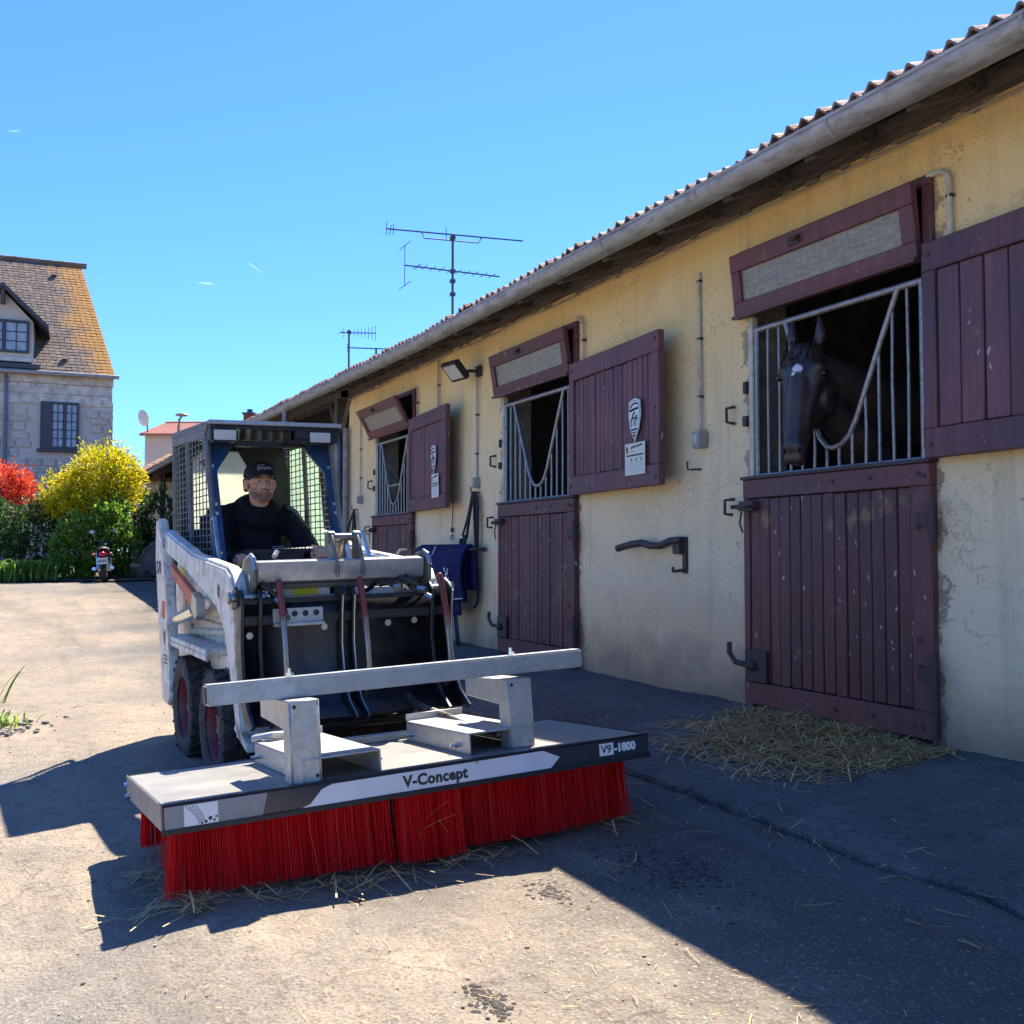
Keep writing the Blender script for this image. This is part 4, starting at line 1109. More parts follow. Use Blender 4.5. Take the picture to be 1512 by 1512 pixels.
# roof: front slope tile by tile, hip slope behind it
E0, RZ, RX, RYY = 6.36, 10.9, -.95, 4.72
def slope(u, v): return Vector((u, -.28+v*(RYY+.28), v*(RZ-E0)))
m = MB()
A = [(-12, -.28, 0), (.06, -.28, 0), (RX, RYY, RZ-E0), (-12, RYY, RZ-E0), (.06, 8.9, 0), (-12, 8.9, 0)]
m.add(A, [(0, 1, 2, 3), (1, 4, 2), (4, 5, 3, 2), (1, 0, 5, 4)])
rf = m.build('roof', 'house_tile', house, smooth=False, loc=(0, 0, E0))
rows = 40; mb = MB(); sl_ = math.hypot(RYY+.28, RZ-E0); pitch = math.atan2(RZ-E0, RYY+.28)
for j in range(rows):
    v = j/rows; hipx = .08+(RX-.08)*v; x = hipx
    while x > -8.5:
        wd = rg.uniform(.155, .18); p = slope(x-wd/2, v)
        T = Matrix.Translation(p) @ Euler((pitch-.06+rg.uniform(-.03, .03), rg.uniform(-.03, .03), rg.uniform(-.03, .03))).to_matrix().to_4x4()
        mb.box((0, sl_/rows*.6, .022), (wd-.012, sl_/rows*1.25, .022), T); x -= wd
for j in range(0):       # hip slope on the right
    v = j/rows; y0 = -.28+v*(RYY+.28); y = y0
    while y < 8.9-(8.9-RYY)*v:
        p = Vector((.16+(RX-.16)*v, y+.1, v*(RZ-E0)))
        T = Matrix.Translation(p) @ Euler((0, 0, R(90))).to_matrix().to_4x4() @ Euler((math.atan2(RZ-E0, .16-RX)-.05, 0, rg.uniform(-.03, .03))).to_matrix().to_4x4()
        mb.box((0, .08, .02), (.19, .16, .022), T); y += .2
mb.build('roof_tiles', 'house_tile', rf, smooth=False, kind='stuff')
rt_ = MB().tube([(-.19, 0, 0), (.19, 0, 0)], [.09, .105], 8).mesh('ridge_tile', 'ridge_tile')
x = RX
while x > -8.5: obj('ridge_tile', rt_, rf, (x, RYY, RZ-E0+.02), (0, rg.uniform(-.04, .04), 0)); x -= .36
for (u, v) in ((-1.75, .86), (-1.3, .1)):
    m = MB(); m.box((0, 0, .06), (.16, .12, .09)); m.build('vent_tile', 'dark_frame', rf, loc=slope(u, v), rot=(pitch-.3, 0, 0))
m = MB(); m.tube([(-12, -.36, 0), (.2, -.36, -.02)], .06, 8); m.build('gutter', 'zinc', rf)
m = MB(); m.tube([(-2.83, -.1, hz), (-2.83, -.1, 6.1), (-2.83, -.33, 6.3)], .05, 8); m.build('downpipe', 'pipe_blue', house)
# dormer
dz = MB(); X0, X1 = -3.75, -2.15
dz.prism([(X0, 6.7), (X1, 6.7), (X1, 7.85), ((X0+X1)/2, 8.7), (X0, 7.85)], -.05, 3.2, 'y'); d = dz.build('dormer', 'cream_wall', house)
dm = MB(); xm = (X0+X1)/2
for sg in (-1, 1):
    p = [(xm, 8.88), (xm+sg*1.22, 7.72), (xm+sg*1.22, 7.60), (xm, 8.74)]; dm.prism(p, -.42, 3.3, 'y')
dm.build('dormer_roof', 'dark_frame', d)
m = MB(); m.bx(xm-.05, xm+.05, -.36, -.06, 8.3, 8.72); m.build('finial_post', 'old_wood', d)
m = MB(); m.bx(X0-.05, X1+.06, -.14, -.02, 6.66, 6.78); m.build('dormer_sill', 'cornice_stone', d, .01)
m = MB(); m.bx(X0-.2, X1+.2, -.3, .4, 6.45, 6.58); m.build('lead_apron', 'dark_frame', d, .01)
casement(d, X0+.18, X1-.10, 6.92, 7.86, -.10, 2, 3, 0, 'dormer_window')

# ------------------------------------------------------------------ the houses farther off, the dish and the lamp
ph = thing('pink_house', 'pale rendered house with a salmon tiled roof and brick chimney', 'house', (-16.5, 45, 0))
m = MB(); m.bx(0, 9, 0, 6, 0, 6.5); m.prism([(0, 6.5), (6, 6.5), (3, 7.25)], 0, .2, 'x'); m.build('wall', 'pink_wall', ph)
m = MB(); m.prism([(-.3, 6.42), (3, 7.32), (6.3, 6.42), (6.3, 6.36), (3, 7.22), (-.3, 6.34)], -.15, 9.2, 'x'); pr = m.build('roof', 'pink_tile', ph, smooth=False)
mb = MB()
for j in range(12):
    for i in range(36):
        v = j/12; T = Matrix.Translation((.0+i*.26, -.3+3.3*v, 6.43+.9*v)) @ Euler((.2, 0, rg.uniform(-.02, .02))).to_matrix().to_4x4(); mb.box((0, .16, .02), (.245, .36, .03), T)
mb.build('roof_tiles', 'pink_tile', pr, kind='stuff', smooth=False)
me = MB().tube([(-.2, 0, 0), (.2, 0, 0)], [.08, .09], 8).mesh('ridge_tile', 'pink_tile')
for i in range(24): obj('ridge_tile', me, pr, (.1+i*.39, 3, 7.34), (0, rg.uniform(-.05, .05), 0))
m = MB(); m.bx(3.72, 4.2, 2.6, 3.1, 6.9, 7.72); ch = m.build('chimney', 'brick_red', pr)
me = MB().box((0, 0, 0), (.22, .12, .07)).mesh('brick', 'brick_red')
for j in range(9):
    for i in range(2): obj('brick', me, ch, (3.84+.24*i+(.04 if j % 2 else 0), 2.585, 6.98+.083*j))
m = MB(); m.bx(3.66, 4.26, 2.54, 3.16, 7.72, 7.8); m.tube([(3.96, 2.85, 7.8), (3.96, 2.85, 7.98)], .13, 10); m.build('chimney_cap', 'dark_frame', ch)
t = thing('satellite_dish', 'grey satellite dish on the gable of the pale house', 'satellite dish', (-16.62, 44.9, 7.15))
m = MB(); m.lathe([(0, 0), (.2, .02), (.38, .09), (.37, .10), (.2, .035), (0, .02)], 20, 'y', closed=False); m.build('dish', 'dish_white', t, rot=(R(15), 0, R(-35)))
m = MB(); m.tube([(.0, .0, .0), (.2, .15, -.1), (.2, .2, -.6)], .03, 6); m.build('bracket', 'dark_frame', t)
t = thing('street_lamp', 'thin grey street lamp with a small bent head before the pale house', 'street lamp', (-11.0, 33, gxy(-11, 33)))
m = MB(); m.tube([(0, 0, 0), (0, 0, 4.4), (.03, -.02, 4.7), (.15, -.1, 4.82)], [.06, .045, .04, .03], 8); m.build('pole', 'zinc_pipe', t)
m = MB(); m.ball((.16, -.16, 4.84), (.22, .16, .06), 10, 6); m.build('lamp_head', 'zinc_pipe', t)
lb = thing('outbuilding', 'low outbuilding with a weathered red tile roof beside the shed', 'outbuilding', (-12.2, 31.5, 0))
m = MB(); m.bx(.1, 6, .3, 4, 0, 3.5); m.build('wall', 'cornice_stone', lb)
m = MB(); m.prism([(0, 3.45), (4.2, 4.6), (4.2, 4.5), (0, 3.35)], 0, 6.2, 'x'); orf = m.build('roof', 'lowroof_tile', lb, smooth=False)
mb = MB()
for j in range(14):
    for i in range(34):
        v = j/14; T = Matrix.Translation((.02+i*.18, 4.2*v, 3.46+1.15*v)) @ Euler((.23, rg.uniform(-.03, .03), rg.uniform(-.03, .03))).to_matrix().to_4x4(); mb.box((0, .16, .02), (.165, .36, .03), T)
mb.build('roof_tiles', 'lowroof_tile', orf, kind='stuff', smooth=False)

# ------------------------------------------------------------------ planting at the end of the yard
def shrub(name, label, cat, blobs, mat, n, size, stems, seed, group=None, droop=.0):
    """blobs: (centre, radii); leaves sit in uneven clumps spread through the volume of each"""
    rg = random.Random(seed)
    base = Vector((sum(b[0][0] for b in blobs)/len(blobs), sum(b[0][1] for b in blobs)/len(blobs), 0)); base.z = gxy(base.x, base.y)
    t = thing(name, label, cat, base, group=group)
    mb = MB(); tot = sum(b[1][0]*b[1][1]*b[1][2] for b in blobs)**1
    for c, r in blobs:
        k = int(n*r[0]*r[1]*r[2]/tot); c = Vector(c)
        ncl = max(10, k//26)
        for _ in range(ncl):
            d = Vector((rg.gauss(0, 1), rg.gauss(0, 1), rg.gauss(0, 1))).normalized()*(rg.random()**.33)*rg.uniform(.75, 1.12)
            q = c+Vector((d.x*r[0], d.y*r[1], d.z*r[2])); cs = rg.uniform(.10, .26)*min(r)*1.0
            for _ in range(26):
                e = Vector((rg.gauss(0, 1), rg.gauss(0, 1), rg.gauss(0, 1)))*cs*.6
                p = q+e
                out = (p-c).normalized()+Vector((rg.gauss(0, .6), rg.gauss(0, .6), rg.gauss(0, .6)+.2-droop)); out.normalize()
                L = size*rg.uniform(.6, 1.35); wd = L*rg.uniform(.38, .55)
                sd = out.cross(Vector((rg.gauss(0, 1), rg.gauss(0, 1), rg.gauss(0, 1)))).normalized()*wd/2; up = out.cross(sd).normalized()*L*.12
                mb.add([p-base, p+out*L*.5-sd+up-base, p+out*L-base, p+out*L*.5+sd+up-base], [(0, 1, 2), (0, 2, 3)])
    mb.build('foliage', mat, t, smooth=False)
    sm = MB()
    for c, r in blobs:
        c = Vector(c)
        for _ in range(stems):
            a = rg.random()*6.28; f = Vector((c.x+.25*r[0]*math.cos(a), c.y+.25*r[1]*math.sin(a), 0)); f.z = gxy(f.x, f.y)
            e = c+Vector((r[0]*.6*math.cos(a), r[1]*.6*math.sin(a), r[2]*.3))
            sm.tube([f-base, (f+e)/2+Vector((0, 0, .2))-base, e-base], [.03, .02, .008], 5)
    sm.build('stem', 'bark', t)
    return t
shrub('yellow_shrub', 'bright yellow rounded shrub in front of the stone house', 'shrub', [((-9.3, 22.9, 2.75), (.85, .8, .85)), ((-10.0, 22.8, 2.45), (.7, .7, .6)), ((-8.95, 23.1, 2.9), (.5, .6, .65)), ((-9.6, 22.7, 2.2), (1.0, .7, .5)), ((-10.4, 23, 2.15), (.4, .5, .4))], 'leaf_yellow', 22000, .075, 4, 61)
shrub('red_shrub', 'fiery red leaved shrub at the left edge beside the yellow one', 'shrub', [((-12.3, 24, 2.65), (.9, .7, .62)), ((-11.75, 23.9, 2.45), (.55, .6, .5)), ((-13.3, 24.2, 2.7), (.9, .7, .7))], 'leaf_red', 9000, .085, 4, 62)
shrub('green_shrub', 'light green leafy shrub below the yellow shrub', 'shrub', [((-9.25, 22.0, 1.35), (.75, .55, .75)), ((-8.9, 22.1, 1.9), (.5, .5, .45)), ((-9.6, 21.9, .95), (.5, .4, .5)), ((-8.6, 22.2, 1.2), (.4, .5, .7))], 'leaf_green', 9000, .095, 5, 63)
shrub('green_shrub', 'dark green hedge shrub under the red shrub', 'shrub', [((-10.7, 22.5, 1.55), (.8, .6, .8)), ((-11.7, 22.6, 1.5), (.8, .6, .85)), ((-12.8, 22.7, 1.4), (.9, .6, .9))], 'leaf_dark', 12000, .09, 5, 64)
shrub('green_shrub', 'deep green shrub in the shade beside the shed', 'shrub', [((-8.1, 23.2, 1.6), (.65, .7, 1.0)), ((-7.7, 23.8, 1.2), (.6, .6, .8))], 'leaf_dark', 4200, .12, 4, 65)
rg = random.Random(66)
for k, (x, y) in enumerate([(-12.4, 21.0), (-11.7, 20.9), (-11.1, 21.1), (-10.5, 21.0), (-9.95, 21.2)]):
    lab = ['at the left picture edge', 'second from the left edge', 'in the middle of the row', 'fourth along the row', 'at the right end of the row beside the green shrub'][k]
    t = thing('strap_leaf_plant', 'clump of arching strap leaves '+lab, 'plant', (x, y, gxy(x, y)), group='strap leaved plants along the bed')
    mb = MB()
    for _ in range(150):
        a = rg.random()*6.28; o = Vector((rg.gauss(0, .16), rg.gauss(0, .12), 0)); L = rg.uniform(.5, .95); w_ = rg.uniform(.018, .032)
        dr = Vector((math.cos(a), math.sin(a), 0)); sd = Vector((-dr.y, dr.x, 0))*w_; vs = []
        for i in range(5):
            u = i/4; q = o+dr*(L*.55*u**1.6)+Vector((0, 0, L*(1.25*u-.75*u*u))); ww = sd*(1-.85*u)
            vs += [q-ww, q+ww]
        mb.add(vs, [(2*i, 2*i+1, 2*i+3, 2*i+2) for i in range(4)])
    mb.build('leaves', 'leaf_strap', t, smooth=False)
m = MB()
for i in range(24):
    x = -16+i*.38; m.v += [Vector((x, 20.75+.05*math.sin(i*1.7), gxy(x, 20.75)+.035)), Vector((x, 28, gxy(x, 28)+.08))]
for i in range(23): m.f.append([2*i, 2*i+2, 2*i+3, 2*i+1]); m.mi.append(0)
m.build('soil_bed', 'soil', None, kind='structure')
# grass tuft and rubble at the left edge of the yard
def tuft(name, label, x, y, n, h, seed):
    rg = random.Random(seed); z = gxy(x, y); t = thing(name, label, 'grass', (x, y, z)); mb = MB()
    for _ in range(n):
        a = rg.random()*6.28; blade(mb, Vector((rg.gauss(0, .09), rg.gauss(0, .09), 0)), Vector((math.cos(a)*.7, math.sin(a)*.7, rg.uniform(.5, 1.4))), h*rg.uniform(.5, 1.2), .012, bend=.12, seg=3)
    mb.build('blades', 'leaf_strap', t, smooth=False, kind='stuff')
tuft('grass_tuft', 'tall dry grass tuft at the left edge of the yard', -3.86, 7.3, 60, .26, 71)
tuft('grass_tuft', 'low grass tuft beside the pale rubble at the left edge', -3.32, 6.45, 90, .10, 72)
rg = random.Random(73)
me = MB()
for i in range(130):
    x, y = -3.25+abs(rg.gauss(0, .16))*rg.choice((-1, 1)), 6.35+rg.gauss(0, .20); r = rg.uniform(.004, .016); me.ball((x, y, gxy(x, y)+r*.3), (r*1.5, r*1.2, r*.7), 6, 4)
me.build('rubble', 'pebble', None, kind='stuff')

# ------------------------------------------------------------------ motorcycle and the dark bin in the shade
MXx, MYy = -8.46, 20.9
mo = thing('motorcycle', 'parked motorcycle seen from behind with a red tail light and round mirrors', 'motorcycle', (MXx, MYy, gxy(MXx, MYy)), (0, R(-4), R(19)))
mo.scale = (.88, .88, .88)
def wheel_bits(yc, r):
    m = MB(); prof = [(r-.05, -.05), (r-.02, -.062), (r, -.03), (r, .03), (r-.02, .062), (r-.05, .05)]; m.lathe(prof, 28, 'x', (0, yc, r)); w_ = m.build('wheel', 'rubber', mo)
    m = MB(); m.lathe([(r-.05, -.03), (r-.075, -.03), (r-.075, .03), (r-.05, .03)], 28, 'x', (0, yc, r)); m.lathe([(.05, -.05), (.01, -.05), (.01, .05), (.05, .05)], 14, 'x', (0, yc, r)); m.build('rim', 'moto_metal', w_)
    for k in range(10):
        a = k*.628; mb = MB(); mb.tube([(0, yc+.04*math.cos(a), r+.04*math.sin(a)), (0, yc+(r-.07)*math.cos(a), r+(r-.07)*math.sin(a))], .006, 4); mb.build('spoke', 'moto_metal', w_)
wheel_bits(0, .31); wheel_bits(1.4, .31)
m = MB(); m.tube([(0, .33*math.cos(R(a)), .31+.345*math.sin(R(a))) for a in range(40, 190, 15)], .075, 8); m.build('mudguard', 'moto_black', mo)
m = MB(); m.ball((0, .30, .76), (.15, .38, .075)); m.ball((0, -.02, .79), (.12, .2, .05)); m.build('seat', 'seat_vinyl', mo)
m = MB(); m.ball((0, .85, .82), (.16, .32, .15)); m.build('fuel_tank', 'moto_black', mo)
m = MB(); m.bx(-.16, .16, .5, 1.0, .25, .6); m.tube([(0, .75, .4), (0, .95, .75)], .09, 10); m.build('engine', 'moto_metal', mo, .03)
for sx in (-1, 1):
    m = MB(); m.tube([(sx*.15, .9, .3), (sx*.17, .4, .27), (sx*.20, -.2, .33)], .042, 10); m.build('exhaust', 'moto_metal', mo)
    m = MB(); m.tube([(sx*.13, 0, .31), (sx*.14, .12, .72)], .026, 8); m.build('shock_absorber', 'moto_metal', mo)
    m = MB(); m.tube([(sx*.09, 1.4, .31), (sx*.09, 1.15, .95)], .025, 8); m.build('fork_leg', 'moto_metal', mo)
    m = MB(); m.tube([(sx*.20, 1.0, 1.0), (sx*.22, .98, 1.12), (sx*.25, .97, 1.19)], .010, 6); m.build('mirror_stalk', 'moto_metal', mo)
    m = MB(); m.ball((sx*.26, .95, 1.22), (.065, .02, .05), 14, 8); m.build('mirror', 'dish_white', mo)  # bright sky reflection put in as a white surface colour
    m = MB(); m.ball((sx*.19, -.25, .66), (.035, .05, .035), 8, 6); m.tube([(sx*.19, -.25, .66), (sx*.05, -.22, .66)], .01, 6); m.build('indicator', 'orange_paint', mo)
m = MB(); m.tube([(-.30, .92, .98), (-.2, 1.05, 1.0), (0, 1.1, .96), (.2, 1.05, 1.0), (.30, .92, .98)], .014, 8); m.build('handlebar', 'moto_metal', mo)
m = MB(); m.ball((0, 1.25, .92), (.11, .10, .11)); m.build('headlamp', 'moto_metal', mo)
m = MB(); m.ball((0, -.27, .66), (.075, .05, .06)); m.build('tail_light', 'lens_glass_red', mo)
m = MB(); m.bx(-.11, .11, -.385, -.375, .43, .57); pl = m.build('number_plate', 'white_sticker', mo)
m = MB()
for k in range(5): m.bx(-.09+.038*k, -.066+.038*k, -.387, -.3855, .465, .535)
m.build('plate_print', 'navy_print', pl)
BX, BY = -7.55, 22.3
bn = thing('storage_bin', 'dark blue covered storage box standing in the shade of the shed', 'bin', (BX, BY, gxy(BX, BY)), (0, 0, R(10)))
m = MB(); m.prism([(-.62, .02), (.75, .02), (.75, .74), (-.30, .74), (-.50, .60), (-.60, .36)], -.35, .35, 'y'); m.build('body', 'bin_plastic', bn, .03, seg=3)
m = MB(); m.tube([(-.60, -.36, .36), (-.50, -.36, .61), (-.30, -.36, .755), (.75, -.36, .755)], .018, 6); m.build('lid_rim', 'mesh_grey', bn)
m = MB(); m.tube([(-.62, -.2, .34), (-.66, -.26, .34), (-.66, -.26, .46), (-.60, -.2, .46)], .015, 6); m.ball((-.28, -.36, .28), .025); m.build('latch', 'mesh_grey', bn)
for sx in (-.45, .6):
    m = MB(); m.lathe([(.09, -.03), (.09, .03), (.02, .03), (.02, -.03)], 16, 'y', (sx, -.32, .06)); m.build('castor', 'rubber', bn)
# two thin contrails high up
for nm, lab, p, q, r in (('contrail', 'short thin white contrail streak high in the blue sky', (-160.5, 600, 177), (-150.5, 600, 169.5), .55), ('contrail', 'faint flat white wisp left of the taller contrail', (-189, 600, 163.8), (-179, 600, 163.0), .9), ('contrail', 'tiny white contrail at the left edge of the sky', (-306, 600, 257), (-298, 600, 256.5), .55)):
    m = MB(); p, q = Vector(p), Vector(q); m.tube([p+(q-p)*k/6+Vector((0, 0, .2*math.sin(k*2))) for k in range(7)], [r*f for f in (.1, .5, .9, 1, .8, .5, .1)], 8)
    tag(m.build(nm, 'cloud'), lab, 'contrail')
# ------------------------------------------------------------------ skid steer loader (x across, y to its rear, z up)
LOX, LOY, LYAW = -1.0556, 5.079, R(28.5)
LROT = (0, -R(1.5), LYAW); LLOC = (LOX+.022, LOY+.012, .036)
LM = Matrix.Translation(LLOC) @ Euler(LROT).to_matrix().to_4x4()
ld = thing('skid_steer_loader', 'compact white skid steer loader with a dark blue caged cab', 'loader', LLOC, LROT)
def P(name, mb, mats, bevel=.004, parent=None, **k): return mb.build(name, mats, parent or ld, bevel, **k)
# wheels
def make_tyre():
    mb = MB(); r, w_ = .275, .075
    prof = [(.165, -.062), (.20, -.072), (.245, -.074), (.264, -.066), (.268, -.05), (.268, .05), (.264, .066), (.245, .074), (.20, .072), (.165, .062)]
    mb.lathe(prof, 40, 'x')
    for k in range(22):     # chevron lugs
        for sg in (-1, 1):
            a = 2*math.pi*(k+(.5 if sg > 0 else 0))/22
            T = Matrix.Rotation(a, 4, 'X') @ Matrix.Translation((sg*.040, 0, .270)) @ Matrix.Rotation(sg*.55, 4, 'Z')
            mb.box((0, 0, 0), (.070, .026, .014), T)
    return mb.mesh('tyre', 'rubber', angle=35)
tyre_me = make_tyre()
hub = MB(); hub.lathe([(.0, .030), (.055, .030), (.062, .012), (.115, .012), (.14, -.008), (.14, -.03), (.0, -.03)], 28, 'x', closed=False)
hub_me = hub.mesh('wheel', 'rim_red', angle=30)
rim = MB(); rim.lathe([(.172, .066), (.178, .060), (.160, .03), (.142, -.02), (.142, -.055), (.165, -.06), (.150, -.03), (.150, .02), (.163, .05)], 36, 'x'); rim_me = rim.mesh('rim', 'rim_red', angle=30)
bolt_me = MB().lathe([(.0, .012), (.011, .012), (.011, 0), (0, 0)], 6, 'x', closed=False).mesh('wheel_bolt', 'steel')
for x, y in ((-.405, -.05), (-.405, .68), (.405, -.05), (.405, .68)):
    wh = obj('wheel', hub_me, ld, (x, y, .272), (R(random.uniform(0, 60)), 0, math.pi if x < 0 else 0))
    obj('tyre', tyre_me, wh); obj('rim', rim_me, wh)
    for k in range(8): a = k*math.pi/4; obj('wheel_bolt', bolt_me, wh, (.013, .088*math.cos(a), .088*math.sin(a)))
# chassis
m = MB(); m.bx(-.325, .325, -.38, 1.12, .13, .64); P('chassis', m, 'black_paint', .01)
for sx in (-1, 1):
    m = MB(); m.bx(sx*.33, sx*.485, -.02, 1.02, .615, .640); m.bx(sx*.47, sx*.487, -.02, 1.02, .585, .614); P('step_plate', m, 'white_paint', .004)
    m = MB(); m.bx(sx*.328, sx*.345, -.36, 1.1, .42, .98); m.prism([(-.36, .42), (.02, .42), (.02, .60), (-.30, .64)], sx*.346, sx*.41, 'x'); P('side_plate', m, 'white_paint', .004)
    m = MB()
    for k in range(3): m.bx(sx*.411, sx*.414, -.22+.05*k, -.195+.05*k, .47, .56)
    P('vent_slot', m, 'black_plastic', 0)
    m = MB(); m.bx(sx*.346, sx*.36, .1, 1.0, .70, .74); m.bx(sx*.346, sx*.375, .05, .95, .78, .86); m.tube([(sx*.37, -.1, .72), (sx*.37, .9, .66)], .018, 8); P('frame_rail', m, 'yellow_white', .004)
# rear engine hood and tail
m = MB(); m.prism([(1.12, .3), (1.42, .34), (1.46, .95), (1.36, 1.08), (1.0, 1.1), (1.0, .3)], -.36, .36, 'x'); P('engine_hood', m, 'white_paint', .012)
# lift arms
ARM = [(1.16, 1.24), (1.06, 1.10), (.55, 1.02), (.0, .905), (-.25, .845), (-.38, .76), (-.47, .62), (-.54, .46), (-.60, .31), (-.70, .30), (-.66, .44), (-.62, .62), (-.60, .82), (-.59, .95), (-.53, 1.015), (-.44, 1.045), (.3, 1.10)]
for sx in (-1, 1):
    m = MB(); m.prism(ARM, sx*.412, sx*.482, 'x'); a = P('lift_arm', m, 'white_paint', .012, seg=2)
    m = MB(); m.prism([(1.30, 1.30), (1.22, 1.31), (1.10, 1.16), (1.0, .95), (.92, .55), (.90, .30), (.98, .24), (1.16, .25), (1.24, .6), (1.34, 1.1)], sx*.440, sx*.496, 'x'); P('tail_post', m, 'white_paint', .010)
    m = MB(); m.tube([(sx*.39, 1.12, 1.16), (sx*.49, 1.12, 1.16)], .035, 14); P('pivot_pin', m, 'steel', .003)
    m = MB(); m.tube([(sx*.445, .90, .735), (sx*.445, .40, .81)], .036, 14); m.tube([(sx*.445, .40, .81), (sx*.445, .18, .845)], .022, 12); P('lift_cylinder', m, 'chrome', 0)
    m = MB(); m.prism([(.80, 1.045), (.74, .975), (.10, .80), (.08, .865), (.16, .905)], sx*.478, sx*.505, 'x'); P('cylinder_guard', m, 'orange_paint', .004)
    m = MB(); m.prism([(.16, .915), (.06, .885), (.05, .80), (.11, .775), (.20, .83)], sx*.470, sx*.512, 'x'); P('guard_bracket', m, 'steel', .005)
    m = MB(); m.prism([(-.555, .345), (-.70, .30), (-.78, .28), (-.78, .31), (-.60, .40)], sx*.30, sx*.482, 'x'); P('arm_foot', m, 'white_paint', .004)
    m = MB(); m.tube([(sx*.483, .62, .985), (sx*.486, .62, .985)], .001, 3)
# decals on the near side
m = MB(); m.prism([(.66, 1.035), (.52, 1.01), (.52, .97+.03), (.50, .935), (.64, .965)], -.4845, -.4825, 'x'); P('warning_decal', m, 'yellow_sticker', 0)
m = MB(); m.prism([(1.13, .83), (1.03, .83), (1.03, .73), (1.12, .73)], -.4975, -.4965, 'x'); P('orange_decal', m, 'orange_paint', 0)
XROT = (R(90), 0, R(-90))        # lettering on a plane facing -x, reading from the rear to the front
text('model_lettering', 'S70', .105, 'dark_print', ld, (-.4975, 1.29, .985), (R(90), 0, R(-90)), bold=.002)
def cat_mark(parent, T, k, mat='dark_print'):
    """small prick-eared cat head badge, as on the paint"""
    pts = [(-.5, 1.0), (-.28, .62), (.28, .62), (.5, 1.0), (.56, .25), (.42, -.25), (.2, -.7), (-.2, -.7), (-.42, -.25), (-.56, .25)]
    m = MB(); m.prism([(a*k, b*k) for a, b in pts], 0, .0008, 'z', T); m.build('cat_badge', mat, parent, smooth=False)
def side_T(y, z, dx=-.4835, roll=0): return Matrix.Translation((dx, y, z)) @ Matrix(((0, 0, -1), (-1, 0, 0), (0, 1, 0))).to_4x4() @ Matrix.Rotation(roll, 4, 'Z')
cat_mark(ld, side_T(-.30, .93), .040); cat_mark(ld, side_T(1.06, .62, -.4975), .05)
m = MB()
for k in range(3): m.bx(-.4975, -.4965, .98, 1.10, .515-.02*k, .525-.02*k)
P('small_print', m, 'dark_print', 0)
m = MB()
for k in range(3): m.bx(-.4837, -.4825, -.06-.012*k, -.054-.012*k, 1.0, 1.035)
P('small_print', m, 'white_sticker', 0)

# cab
FY = lambda z: .33+(z-1.03)*.40          # the leaning front plane
cab_bits = []
def front_poly(poly, t, mat, name, bevel=.006, off=0):
    mb = MB(); n = len(poly)
    vs = [(x, FY(z)+off, z) for x, z in poly]+[(x, FY(z)+off+t, z) for x, z in poly]
    ar = sum(poly[i][0]*poly[(i+1) % n][1]-poly[(i+1) % n][0]*poly[i][1] for i in range(n))
    fs = [tuple(range(n)), tuple(range(2*n-1, n-1, -1))]+[((i+1) % n, i, n+i, n+(i+1) % n) for i in range(n)]
    if ar < 0: fs = [f[::-1] for f in fs]
    mb.add(vs, fs); return P(name, mb, mat, bevel)
for sx in (-1, 1):
    pl = [(sx*.352, .70), (sx*.352, 1.725), (sx*.19, 1.725), (sx*.19, 1.695), (sx*.298, 1.545), (sx*.298, .70)]
    p = front_poly(pl, .045, 'blue_paint', 'front_post')
    bme = MB().tube([(0, -.006, 0), (0, .004, 0)], .0095, 8).mesh('post_bolt', 'steel')
    for z in (1.57, 1.36, 1.31, 1.10): obj('post_bolt', bme, p, (sx*.325, FY(z), z))
# header with the slot row between the lights
m = MB()
z0, z1 = 1.695, 1.79
y0 = .47
m.bx(-.19, .19, y0+.085, y0+.13, 1.680, 1.712); m.bx(-.352, .352, y0-.02, y0+.12, 1.763, 1.785)
m.bx(-.352, -.22, y0-.02, y0+.12, 1.70, 1.7625); m.bx(.10, .352, y0-.02, y0+.12, 1.70, 1.7625)
for k in range(5): m.bx(-.170+.06*k, -.155+.06*k, y0-.01, y0+.10, 1.713, 1.7625)
P('cab_header', m, 'black_paint', .003)
m = MB(); m.prism([(.44, 1.787), (.47, 1.805), (1.53, 1.845), (1.55, 1.82), (1.53, 1.808), (.47, 1.787)], -.362, .362, 'x'); P('cab_roof', m, 'cab_grey', .004)
m = MB(); m.bx(-.365, .365, .420, .446, 1.784, 1.806); P('roof_lip', m, 'galvanised', .004)
for x in (-.280, .24):
    m = MB(); m.bx(x-.07, x+.07, .425, .52, 1.690, 1.762); L = P('work_light', m, 'black_plastic', .010)
    m = MB(); m.bx(x-.058, x+.058, .4185, .426, 1.699, 1.753); P('lens', m, 'light_lens', .003, parent=L)
m = MB(); m.bx(.10, .17, .43, .50, 1.715, 1.765); m.tube([(.06, .45, 1.70), (.10, .43, 1.702), (.14, .45, 1.70)], .008, 6); P('header_bracket', m, 'black_plastic', .004)
